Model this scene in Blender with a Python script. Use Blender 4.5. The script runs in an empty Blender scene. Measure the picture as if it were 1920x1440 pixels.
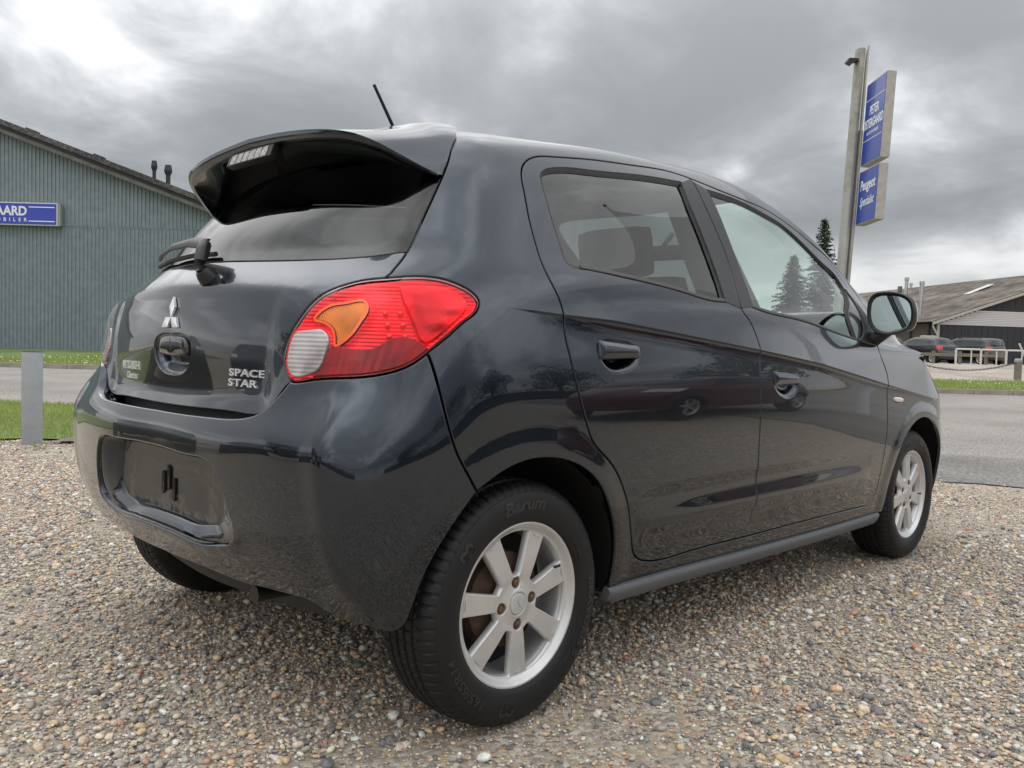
import bpy, bmesh, math, random
import numpy as np
from mathutils import Vector, Matrix
from mathutils.geometry import delaunay_2d_cdt
random.seed(7); RNG = np.random.default_rng(7)
SC = bpy.context.scene
COL = SC.collection

# ------------------------------------------------------------------ camera
CAM = np.array([-1.4011, -2.1107, 0.8771]); YAW, PITCH, ROLL, FPX = 0.776107, -0.042091, 0.026664, 1586.93
def cam_axes():
    f = np.array([math.cos(YAW)*math.cos(PITCH), math.sin(YAW)*math.cos(PITCH), math.sin(PITCH)])
    r = np.array([math.sin(YAW), -math.cos(YAW), 0.0]); u = np.cross(r, f)
    c, s = math.cos(ROLL), math.sin(ROLL)
    return f, c*r+s*u, -s*r+c*u
_f, _r, _u = cam_axes()
cd = bpy.data.cameras.new('camera'); camo = bpy.data.objects.new('camera', cd); COL.objects.link(camo)
camo.matrix_world = Matrix(((_r[0], _u[0], -_f[0], CAM[0]), (_r[1], _u[1], -_f[1], CAM[1]), (_r[2], _u[2], -_f[2], CAM[2]), (0, 0, 0, 1)))
cd.sensor_width = 36; cd.lens = FPX/1920*36; cd.clip_start = 0.05; cd.clip_end = 5000
SC.camera = camo
# street frame: X to the right, D into the picture, z up (metres from the camera's foot)
D0 = np.array([math.cos(YAW), math.sin(YAW)]); R0 = np.array([math.sin(YAW), -math.cos(YAW)])
def W(X, D, z=0.0):
    p = CAM[:2]+X*R0+D*D0
    return Vector((p[0], p[1], z))
SROT = YAW-math.pi/2            # rotation that turns +x into the street frame's X and +y into D

# ------------------------------------------------------------------ light
SC.view_settings.view_transform = 'Standard'; SC.view_settings.look = 'None'
SC.view_settings.exposure = 0.70; SC.view_settings.gamma = 1.0; SC.view_settings.use_curve_mapping = False
SC.render.engine = 'CYCLES'
SUN_EL, SUN_AZ = math.radians(75), math.radians(160)      # azimuth in the x,y plane
def make_world():
    w = bpy.data.worlds.new('World'); SC.world = w; w.use_nodes = True
    nt = w.node_tree; nt.nodes.clear(); N = nt.nodes.new; L = nt.links.new
    out = N('ShaderNodeOutputWorld'); bg = N('ShaderNodeBackground'); bg2 = N('ShaderNodeBackground'); mix = N('ShaderNodeMixShader')
    sky = N('ShaderNodeTexSky'); sky.sky_type = 'NISHITA'; sky.sun_disc = False; sky.sun_elevation = SUN_EL; sky.sun_rotation = math.pi/2-SUN_AZ
    L(sky.outputs[0], bg.inputs[0]); bg.inputs[1].default_value = 0.06
    tc = N('ShaderNodeTexCoord'); sep = N('ShaderNodeSeparateXYZ'); L(tc.outputs['Generated'], sep.inputs[0])
    def M(op, a, b=None, c=None):
        n = N('ShaderNodeMath'); n.operation = op
        for i, v in enumerate((a, b, c)):
            if v is None: continue
            if isinstance(v, (int, float)): n.inputs[i].default_value = v
            else: L(v, n.inputs[i])
        return n.outputs[0]
    zc = M('MAXIMUM', sep.outputs[2], 0.0)
    inv = M('DIVIDE', 1.0, M('ADD', zc, 0.30))
    cmb = N('ShaderNodeCombineXYZ'); L(M('MULTIPLY', sep.outputs[0], inv), cmb.inputs[0]); L(M('MULTIPLY', sep.outputs[1], inv), cmb.inputs[1])
    def noise(scale, det, rough, off, dist=0.0):
        mp = N('ShaderNodeMapping'); mp.inputs['Location'].default_value = off; L(cmb.outputs[0], mp.inputs[0])
        n = N('ShaderNodeTexNoise'); n.inputs['Scale'].default_value = scale; n.inputs['Detail'].default_value = det
        n.inputs['Roughness'].default_value = rough; n.inputs['Distortion'].default_value = dist; L(mp.outputs[0], n.inputs['Vector']); return n.outputs['Fac']
    n1 = noise(0.8, 3, 0.5, (33.2, 26.8, 2.7), 0.3); n2 = noise(2.6, 7, 0.55, (23.5, 35.3, 7.6), 0.35)
    s = M('ADD', M('ADD', M('MULTIPLY', n1, 1.0), M('MULTIPLY', n2, 0.66)), -0.305)
    ramp = N('ShaderNodeValToRGB'); L(s, ramp.inputs[0]); cr = ramp.color_ramp; cr.interpolation = 'B_SPLINE'
    cr.elements[0].position = 0.34; cr.elements[0].color = (0.84, 0.845, 0.85, 1)
    cr.elements[1].position = 0.68; cr.elements[1].color = (0.225, 0.236, 0.246, 1)
    for p, c in ((0.43, (0.60, 0.61, 0.62)), (0.50, (0.375, 0.388, 0.398)), (0.58, (0.285, 0.297, 0.307))):
        e = cr.elements.new(p); e.color = c+(1,)
    # overcast sky: the zenith is brighter than the horizon
    el = M('ADD', 0.54, M('MULTIPLY', zc, 1.75))
    hz = N('ShaderNodeMapRange'); hz.inputs[1].default_value = 0.0; hz.inputs[2].default_value = 0.15; hz.inputs[3].default_value = 0.8; hz.inputs[4].default_value = 0.0; L(sep.outputs[2], hz.inputs[0])
    mx = N('ShaderNodeMix'); mx.data_type = 'RGBA'; L(hz.outputs[0], mx.inputs[0]); L(ramp.outputs[0], mx.inputs[6]); mx.inputs[7].default_value = (0.90, 0.91, 0.91, 1)
    L(mx.outputs[2], bg2.inputs[0]); L(el, bg2.inputs[1])
    mix.inputs[0].default_value = 0.93; L(bg.outputs[0], mix.inputs[1]); L(bg2.outputs[0], mix.inputs[2]); L(mix.outputs[0], out.inputs[0])
make_world()
sd = bpy.data.lights.new('sun', 'SUN'); sd.energy = 0.6; sd.angle = math.radians(150); sd.color = (1.0, 0.95, 0.88)
so = bpy.data.objects.new('sun', sd); COL.objects.link(so)
so.rotation_euler = Vector((-math.cos(SUN_EL)*math.cos(SUN_AZ), -math.cos(SUN_EL)*math.sin(SUN_AZ), -math.sin(SUN_EL))).to_track_quat('-Z', 'Y').to_euler()

# ------------------------------------------------------------------ materials
def new_mat(name):
    m = bpy.data.materials.new(name); m.use_nodes = True; nt = m.node_tree; nt.nodes.clear()
    return m, nt, nt.nodes.new, nt.links.new
def setin(b, **k):
    for n, v in k.items():
        key = n.replace('_', ' ')
        if key in b.inputs: b.inputs[key].default_value = v if not isinstance(v, tuple) or len(v) == 4 else v+(1,)
def pbr(name, col, rough=0.5, metal=0.0, coat=0.0, bump=0.0, bscale=200, var=0.0, vscale=6, spec=0.5, coatr=0.03, stretch=None):
    m, nt, N, L = new_mat(name); o = N('ShaderNodeOutputMaterial'); b = N('ShaderNodeBsdfPrincipled'); L(b.outputs[0], o.inputs[0])
    setin(b, Base_Color=tuple(col), Roughness=rough, Metallic=metal, Coat_Weight=coat, Coat_Roughness=coatr, Specular_IOR_Level=spec)
    tc = N('ShaderNodeTexCoord'); src = tc.outputs['Object']
    if stretch:
        mp = N('ShaderNodeMapping'); mp.inputs['Scale'].default_value = stretch; L(src, mp.inputs[0]); src = mp.outputs[0]
    if var:
        n = N('ShaderNodeTexNoise'); n.inputs['Scale'].default_value = vscale; n.inputs['Detail'].default_value = 6; n.inputs['Roughness'].default_value = .65; L(src, n.inputs['Vector'])
        mr = N('ShaderNodeMapRange'); mr.inputs[1].default_value = .3; mr.inputs[2].default_value = .7; mr.inputs[3].default_value = 1-var; mr.inputs[4].default_value = 1+var; L(n.outputs['Fac'], mr.inputs[0])
        mx = N('ShaderNodeMix'); mx.data_type = 'RGBA'; mx.blend_type = 'MULTIPLY'; mx.inputs[0].default_value = 1; mx.inputs[6].default_value = tuple(col)+(1,); L(mr.outputs[0], mx.inputs[7]); L(mx.outputs[2], b.inputs['Base Color'])
    if bump:
        n = N('ShaderNodeTexNoise'); n.inputs['Scale'].default_value = bscale; n.inputs['Detail'].default_value = 4; L(src, n.inputs['Vector'])
        bp = N('ShaderNodeBump'); bp.inputs['Strength'].default_value = bump; bp.inputs['Distance'].default_value = 0.01; L(n.outputs['Fac'], bp.inputs['Height']); L(bp.outputs[0], b.inputs['Normal'])
    return m
def paint(name, col, metal=0.35, rough=0.42, dust=0.0):
    m, nt, N, L = new_mat(name); o = N('ShaderNodeOutputMaterial'); b = N('ShaderNodeBsdfPrincipled'); L(b.outputs[0], o.inputs[0])
    setin(b, Base_Color=tuple(col), Roughness=rough, Metallic=metal, Coat_Weight=1.0, Coat_Roughness=0.004, Coat_IOR=1.53)
    tc = N('ShaderNodeTexCoord')
    v = N('ShaderNodeTexVoronoi'); v.inputs['Scale'].default_value = 1400; L(tc.outputs['Object'], v.inputs['Vector'])
    mr = N('ShaderNodeMapRange'); mr.inputs[3].default_value = .75; mr.inputs[4].default_value = 1.35; L(v.outputs['Color'], mr.inputs[0])
    mx = N('ShaderNodeMix'); mx.data_type = 'RGBA'; mx.blend_type = 'MULTIPLY'; mx.inputs[0].default_value = 1; mx.inputs[6].default_value = tuple(col)+(1,); L(mr.outputs[0], mx.inputs[7])
    last = mx.outputs[2]
    if dust:      # road film thrown up on the lowest part of the body
        sp = N('ShaderNodeSeparateXYZ'); L(tc.outputs['Object'], sp.inputs[0])
        a = N('ShaderNodeMapRange'); a.inputs[1].default_value = .48; a.inputs[2].default_value = .26; L(sp.outputs[2], a.inputs[0])
        n = N('ShaderNodeTexNoise'); n.inputs['Scale'].default_value = 9; n.inputs['Detail'].default_value = 8; L(tc.outputs['Object'], n.inputs['Vector'])
        q = N('ShaderNodeMath'); q.operation = 'MULTIPLY'; L(a.outputs[0], q.inputs[0]); L(n.outputs['Fac'], q.inputs[1])
        q2 = N('ShaderNodeMath'); q2.operation = 'MULTIPLY'; q2.inputs[1].default_value = dust; L(q.outputs[0], q2.inputs[0])
        m2 = N('ShaderNodeMix'); m2.data_type = 'RGBA'; L(q2.outputs[0], m2.inputs[0]); L(last, m2.inputs[6]); m2.inputs[7].default_value = (.16, .14, .115, 1); last = m2.outputs[2]
        q3 = N('ShaderNodeMapRange'); q3.inputs[3].default_value = .012; q3.inputs[4].default_value = .25; L(q2.outputs[0], q3.inputs[0]); L(q3.outputs[0], b.inputs['Coat Roughness'])
        q4 = N('ShaderNodeMapRange'); q4.inputs[3].default_value = 1.; q4.inputs[4].default_value = .45; L(q2.outputs[0], q4.inputs[0]); L(q4.outputs[0], b.inputs['Coat Weight'])
    L(last, b.inputs['Base Color'])
    # faint orange peel
    n = N('ShaderNodeTexNoise'); n.inputs['Scale'].default_value = 260; n.inputs['Detail'].default_value = 1; L(tc.outputs['Object'], n.inputs['Vector'])
    bp = N('ShaderNodeBump'); bp.inputs['Strength'].default_value = .003; bp.inputs['Distance'].default_value = .002; L(n.outputs['Fac'], bp.inputs['Height']); L(bp.outputs[0], b.inputs['Coat Normal'])
    return m
def glass(name, tint, ior=1.5, rough=0.0, boost=1.0):
    m, nt, N, L = new_mat(name); o = N('ShaderNodeOutputMaterial'); t = N('ShaderNodeBsdfTransparent'); g = N('ShaderNodeBsdfGlossy'); x = N('ShaderNodeMixShader'); f = N('ShaderNodeFresnel'); ge = N('ShaderNodeNewGeometry'); mi = N('ShaderNodeMapRange'); mi.inputs[3].default_value = ior; mi.inputs[4].default_value = 1/ior; L(ge.outputs['Backfacing'], mi.inputs[0]); L(mi.outputs[0], f.inputs[0])
    t.inputs[0].default_value = tuple(tint)+(1,); g.inputs[0].default_value = (1, 1, 1, 1); g.inputs['Roughness'].default_value = rough; 
    mm = N('ShaderNodeMath'); mm.operation = 'MULTIPLY'; mm.inputs[1].default_value = boost; mm.use_clamp = True; L(f.outputs[0], mm.inputs[0])
    L(mm.outputs[0], x.inputs[0]); L(t.outputs[0], x.inputs[1]); L(g.outputs[0], x.inputs[2]); L(x.outputs[0], o.inputs[0]); return m

M_PAINT = paint('anthracite_paint', (0.0165, 0.0240, 0.0360), metal=.95, rough=.24, dust=.16)
M_BLACK = pbr('black_plastic', (0.008, 0.008, 0.009), .42, bump=.05, bscale=900)
M_TRIM = pbr('satin_black_trim', (0.022, 0.022, 0.024), .42)
M_RUBBER = pbr('rubber_seal', (0.014, 0.014, 0.014), .55)
M_SEALG = pbr('belt_seal', (0.06, 0.058, 0.055), .45)
M_SKIRT = pbr('grey_skirt_plastic', (0.085, 0.09, 0.097), .5, bump=.05, bscale=1200)
M_DARK = pbr('underbody_black', (0.006, 0.006, 0.006), .9)
M_TYRE = pbr('tyre_rubber', (0.009, 0.009, 0.010), .55, spec=.35, var=.25, vscale=14, bump=.06, bscale=500)
M_TYRETXT = pbr('tyre_lettering', (0.018, 0.018, 0.019), .42)
M_RIM = pbr('silver_alloy', (0.60, 0.60, 0.60), .40, metal=.6, var=.06, vscale=22, coat=.25)
M_RUST = pbr('rusty_steel', (0.13, 0.075, 0.045), .75, metal=.3, var=.45, vscale=60, bump=.3, bscale=220)
M_DRUM = pbr('brake_drum_rust', (0.085, 0.05, 0.035), .8, metal=.2, var=.4, vscale=25)
M_CHROME = pbr('chrome', (0.92, 0.92, 0.94), .22, metal=.72)
M_GLOSSB = pbr('gloss_black', (0.010, 0.010, 0.011), .12, coat=1.0)
M_GLASSF = glass('door_glass', (.87, .98, .94), boost=1.35)
M_GLASSR = glass('tinted_door_glass', (.22, .25, .25), boost=1.5)
M_GLASSH = glass('tinted_hatch_glass', (.16, .17, .17), boost=.85)
M_GLASSW = glass('windscreen_glass', (.90, .99, .955), boost=1.1)
M_LENS = glass('clear_lens', (1, 1, 1), boost=.4)
M_FABRIC = pbr('grey_seat_fabric', (0.05, 0.05, 0.053), .9, bump=.2, bscale=400, var=.1)
M_INT = pbr('dark_interior_plastic', (0.025, 0.025, 0.027), .6)
M_MIRROR = pbr('mirror_silvering', (.66, .80, .80), .01, metal=1.0)

# ------------------------------------------------------------------ scene helpers
def link(o, parent=None):
    COL.objects.link(o)
    if parent is not None: o.parent = parent
    return o
def tag(o, label=None, cat=None, group=None, kind=None):
    if label: o['label'] = label
    if cat: o['category'] = cat
    if group: o['group'] = group
    if kind: o['kind'] = kind
    return o
def empty(name, loc=(0, 0, 0), rz=0.0, **k):
    o = bpy.data.objects.new(name, None); o.empty_display_size = .2; link(o); o.location = loc; o.rotation_euler = (0, 0, rz); return tag(o, **k)
def copy_tree(o, parent=None):
    c = o.copy(); COL.objects.link(c)
    if parent is not None: c.parent = parent
    for ch in list(o.children): copy_tree(ch, c)
    return c
def mesh_np(name, V, F, mat, parent=None, normals=None, smooth=True):
    me = bpy.data.meshes.new(name); me.from_pydata([tuple(p) for p in V], [], [tuple(f) for f in F])
    if mat: me.materials.append(mat)
    me.validate(); me.update()
    if smooth: me.polygons.foreach_set('use_smooth', np.ones(len(me.polygons), bool))
    if normals is not None and len(me.vertices) == len(normals):
        me.normals_split_custom_set_from_vertices([tuple(n) for n in normals])
    return link(bpy.data.objects.new(name, me), parent)
class MB:
    """collects simple shapes and links them as one mesh"""
    def __init__(s): s.bm = bmesh.new()
    def box(s, c, size, rot=None, bevel=0.0):
        g = bmesh.ops.create_cube(s.bm, size=1.0)['verts']
        M = Matrix.Translation(Vector(c)) @ (rot.to_4x4() if rot is not None else Matrix.Identity(4)) @ Matrix.Diagonal(Vector(tuple(size)+(1,)))
        bmesh.ops.transform(s.bm, matrix=M, verts=g)
        if bevel:
            ed = list({e for v in g for e in v.link_edges}); bmesh.ops.bevel(s.bm, geom=ed, offset=bevel, segments=2, affect='EDGES', profile=.7)
        return s
    def cyl(s, a, b, r0, r1=None, n=16, caps=True):
        a = Vector(a); b = Vector(b); d = b-a; r1 = r0 if r1 is None else r1
        g = bmesh.ops.create_cone(s.bm, cap_ends=caps, segments=n, radius1=r0, radius2=r1, depth=d.length)['verts']
        M = Matrix.Translation((a+b)/2) @ d.to_track_quat('Z', 'Y').to_matrix().to_4x4()
        bmesh.ops.transform(s.bm, matrix=M, verts=g); return s
    def tube(s, pts, rad, n=8, caps=True):
        pts = [Vector(p) for p in pts]; rings = []
        rr = rad if isinstance(rad, (list, tuple)) else [rad]*len(pts)
        for i, p in enumerate(pts):
            t = (pts[min(i+1, len(pts)-1)]-pts[max(i-1, 0)]).normalized()
            a = t.cross(Vector((0, 0, 1))) if abs(t.z) < .95 else t.cross(Vector((1, 0, 0))); a.normalize(); b = t.cross(a)
            rings.append([s.bm.verts.new(p+rr[i]*(math.cos(k*2*math.pi/n)*a+math.sin(k*2*math.pi/n)*b)) for k in range(n)])
        for r0, r1 in zip(rings, rings[1:]):
            for k in range(n): s.bm.faces.new((r0[k], r0[(k+1) % n], r1[(k+1) % n], r1[k]))
        if caps: s.bm.faces.new(rings[0][::-1]); s.bm.faces.new(rings[-1])
        return s
    def poly(s, pts):
        s.bm.faces.new([s.bm.verts.new(p) for p in pts]); return s
    def prism(s, pts, d):
        """pts: flat outline, d: extrusion vector"""
        a = [s.bm.verts.new(Vector(p)) for p in pts]; b = [s.bm.verts.new(Vector(p)+Vector(d)) for p in pts]; n = len(a)
        s.bm.faces.new(a[::-1]); s.bm.faces.new(b)
        for i in range(n): s.bm.faces.new((a[i], a[(i+1) % n], b[(i+1) % n], b[i]))
        return s
    def lathe(s, prof, n=32, axis='z', c=(0, 0, 0), close=False):
        rings = []
        for k in range(n):
            t = 2*math.pi*k/n; ring = []
            for (r, h) in prof:
                p = (r*math.cos(t), r*math.sin(t), h) if axis == 'z' else (r*math.cos(t), h, r*math.sin(t))
                ring.append(s.bm.verts.new(Vector(p)+Vector(c)))
            rings.append(ring)
        for k in range(n):
            a, b = rings[k], rings[(k+1) % n]
            for i in range(len(prof)-1): s.bm.faces.new((a[i], b[i], b[i+1], a[i+1]))
        return s
    def build(s, name, mat, parent=None, smooth=False, M=None):
        bmesh.ops.recalc_face_normals(s.bm, faces=s.bm.faces[:])
        if M is not None: bmesh.ops.transform(s.bm, matrix=M, verts=s.bm.verts[:])
        me = bpy.data.meshes.new(name); s.bm.to_mesh(me); s.bm.free(); me.materials.append(mat)
        if smooth:
            me.polygons.foreach_set('use_smooth', np.ones(len(me.polygons), bool))
            try: me.set_sharp_from_angle(angle=math.radians(38))
            except Exception: pass
        return link(bpy.data.objects.new(name, me), parent)
def text_mesh(body, size, extrude=0.0, bold=0.0, shear=0.0, sx=1.0, spacing=1.0, align='LEFT', res=3):
    """flat text as (verts Nx3, faces); x along the line, y up, z out of the page"""
    c = bpy.data.curves.new('t', 'FONT'); c.body = body; c.size = size; c.extrude = extrude; c.offset = bold; c.shear = shear; c.space_character = spacing
    c.align_x = align; c.resolution_u = res
    o = bpy.data.objects.new('t', c); COL.objects.link(o); dg = bpy.context.evaluated_depsgraph_get(); dg.update()
    me = bpy.data.meshes.new_from_object(o.evaluated_get(dg)); V = np.array([v.co for v in me.vertices]).reshape(-1, 3); F = [tuple(p.vertices) for p in me.polygons]
    bpy.data.objects.remove(o); bpy.data.curves.remove(c); bpy.data.meshes.remove(me)
    V[:, 0] *= sx; return V, F
NET = """30654 0 1183 30158 3813 1185 28661 6621 1186 26860 7175 1187 24554 7417 1186 21043 7474 1186 17528 7487 1186 14012 7489 1190 10500 7483 1199 6997 7479 1214 4008 7478 1240 1536 7466 1276 -918 7342 1323 -1711 7096 1374 -2938 6271 1412 -3494 4482 1423 -3777 2190 1407 -3897 0 1379 31350 0 2387 30867 3844 2383 29380 6678 2380 27582 7568 2378 24570 7792 2377 21051 7823 2379 17531 7819 2382 14014 7814 2387 10501 7808 2397 6992 7807 2413 3988 7808 2437 1490 7800 2468 -999 7682 2509 -2376 7442 2557 -3596 6615 2613 -4145 4495 2621 -4422 2199 2583 -4504 0 2551 31745 0 3592 31271 3864 3582 29795 6730 3574 27602 7836 3569 24580 8025 3569 21054 8033 3572 17531 8018 3577 14015 8010 3585 10501 8004 3596 6988 8005 3612 3971 8008 3634 1451 8003 3662 -1072 7890 3697 -2992 7659 3733 -4273 6847 3765 -4800 4520 3776 -5016 2210 3753 -5051 0 3724 31941 0 4800 31465 3862 4783 29990 6734 4770 27600 7989 4762 24573 8161 4762 21048 8166 4767 17528 8153 4775 14014 8148 4784 10501 8143 4795 6985 8144 4810 3960 8148 4829 1424 8146 4856 -1125 8037 4886 -3278 7811 4913 -4598 7006 4921 -5120 4538 4928 -5291 2218 4920 -5286 0 4895 31838 0 6012 31349 3836 5990 29859 6669 5970 27560 7981 5959 24546 8189 5957 21032 8222 5965 17521 8226 5975 14011 8228 5985 10500 8225 5995 6983 8226 6007 3955 8229 6023 1412 8227 6046 -1148 8120 6075 -3344 7896 6104 -4638 7082 6120 -5178 4539 6114 -5355 2221 6090 -5334 0 6062 31433 0 7024 30930 3807 7005 29421 6593 6981 27508 7904 6959 24512 8162 6962 21013 8234 6972 17511 8258 6981 14006 8268 6988 10497 8267 6995 6981 8268 7003 3956 8270 7016 1418 8266 7033 -1135 8157 7058 -3049 7855 7090 -4400 6958 7130 -4894 4539 7099 -5057 2216 7059 -5055 0 7029 30224 0 8031 29716 3796 8029 28204 6574 8018 26387 7855 7993 24488 8105 7984 20997 8196 7989 17500 8231 7990 13999 8246 7991 10493 8248 7995 6981 8250 8001 3962 8252 8009 1435 8245 8020 -1095 8130 8033 -2841 7686 8048 -4098 6580 8051 -4644 4507 8037 -4879 2206 8023 -4916 0 8005 28412 0 9031 27908 3802 9052 26405 6605 9072 24599 7756 9071 24488 7971 9036 20989 8038 9016 17490 8065 9001 13991 8083 8995 10488 8088 8995 6981 8091 8999 3971 8092 9003 1461 8084 9006 -1044 7963 9005 -2664 7508 8997 -3910 6399 8983 -4471 4491 8981 -4732 2196 8985 -4809 0 8989 26202 0 9937 26001 3506 9871 25204 6027 9711 24218 7225 9458 22796 7638 9199 20483 7765 9347 17483 7834 9621 13985 7871 9811 10486 7877 9958 6985 7881 10059 3984 7882 10159 1487 7851 10154 -801 7677 10042 -2579 7141 10021 -3607 5984 9996 -4161 4085 10000 -4463 1992 10021 -4558 0 10040 24197 0 10645 24191 3379 10710 23685 5757 10623 23076 7032 10397 21825 7412 10149 19676 7524 10221 17154 7577 10365 13858 7593 10534 10487 7578 10675 6991 7581 10821 3996 7562 10916 1607 7480 10955 -376 7276 10939 -1606 6790 10919 -2559 5685 10901 -3294 3887 10905 -3746 1893 10925 -3890 0 10947 22094 0 11799 22082 3267 11847 21567 5523 11738 21249 6575 11395 20207 6928 11122 18469 7046 11275 16352 7111 11385 13459 7138 11508 10390 7131 11646 6997 7132 11785 4106 7111 11873 1818 7019 11909 32 6796 11894 -1005 6313 11932 -1869 5292 11928 -2574 3594 11983 -2984 1796 11995 -3130 0 12011 19791 0 12898 19776 3160 12934 19362 5218 12868 19055 6297 12638 18206 6533 12467 16866 6596 12534 15152 6624 12659 12861 6633 12738 10194 6625 12822 7103 6624 12901 4312 6601 12979 2222 6518 12962 531 6297 12903 -413 5847 12952 -1163 4948 12959 -1766 3399 13017 -2121 1699 13074 -2238 0 13081 17689 0 13825 17677 2962 13860 17266 4825 13846 16857 5849 13764 16112 6065 13709 14971 6126 13736 13655 6151 13818 11964 6159 13851 9798 6140 13882 7106 6135 13900 4615 6100 13864 2622 6016 13790 1026 5816 13688 176 5399 13703 -426 4552 13771 -928 3103 13880 -1230 1552 13932 -1332 0 13952 15588 0 14533 15581 2668 14625 15275 4240 14621 14973 5183 14581 14325 5469 14572 13379 5568 14592 12261 5610 14631 10967 5625 14645 9200 5615 14624 7107 5598 14580 5015 5558 14477 3220 5461 14339 1720 5244 14232 917 4850 14261 412 4056 14346 11 2805 14439 -209 1403 14497 -288 0 14513 13790 0 14926 13837 2075 15047 13685 3352 15101 13485 4194 15070 12936 4479 15059 12088 4575 15050 11167 4612 15045 10071 4626 15028 8701 4615 14978 7107 4597 14913 5512 4557 14809 4016 4460 14680 2813 4244 14616 2209 3850 14645 1805 3206 14719 1454 2205 14775 1284 1103 14815 1204 0 14822 12193 0 15085 12094 998 15091 11895 1598 15089 11696 2049 15078 11296 2201 15098 10797 2284 15135 10199 2327 15166 9401 2349 15185 8403 2357 15168 7106 2343 15116 5908 2318 15042 4808 2276 14971 3906 2147 14932 3502 1950 14939 3249 1602 14958 2998 1103 14981 2897 552 14996 2847 0 15010 10797 0 15126 10418 0 15144 10039 0 15162 9658 0 15177 9277 0 15188 8894 0 15195 8511 0 15193 8128 0 15184 7746 0 15169 7362 0 15147 6979 0 15120 6595 0 15098 6210 0 15082 5826 0 15072 5441 0 15068 5057 0 15067 4674 0 15067 4291 0 15066"""
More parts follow.
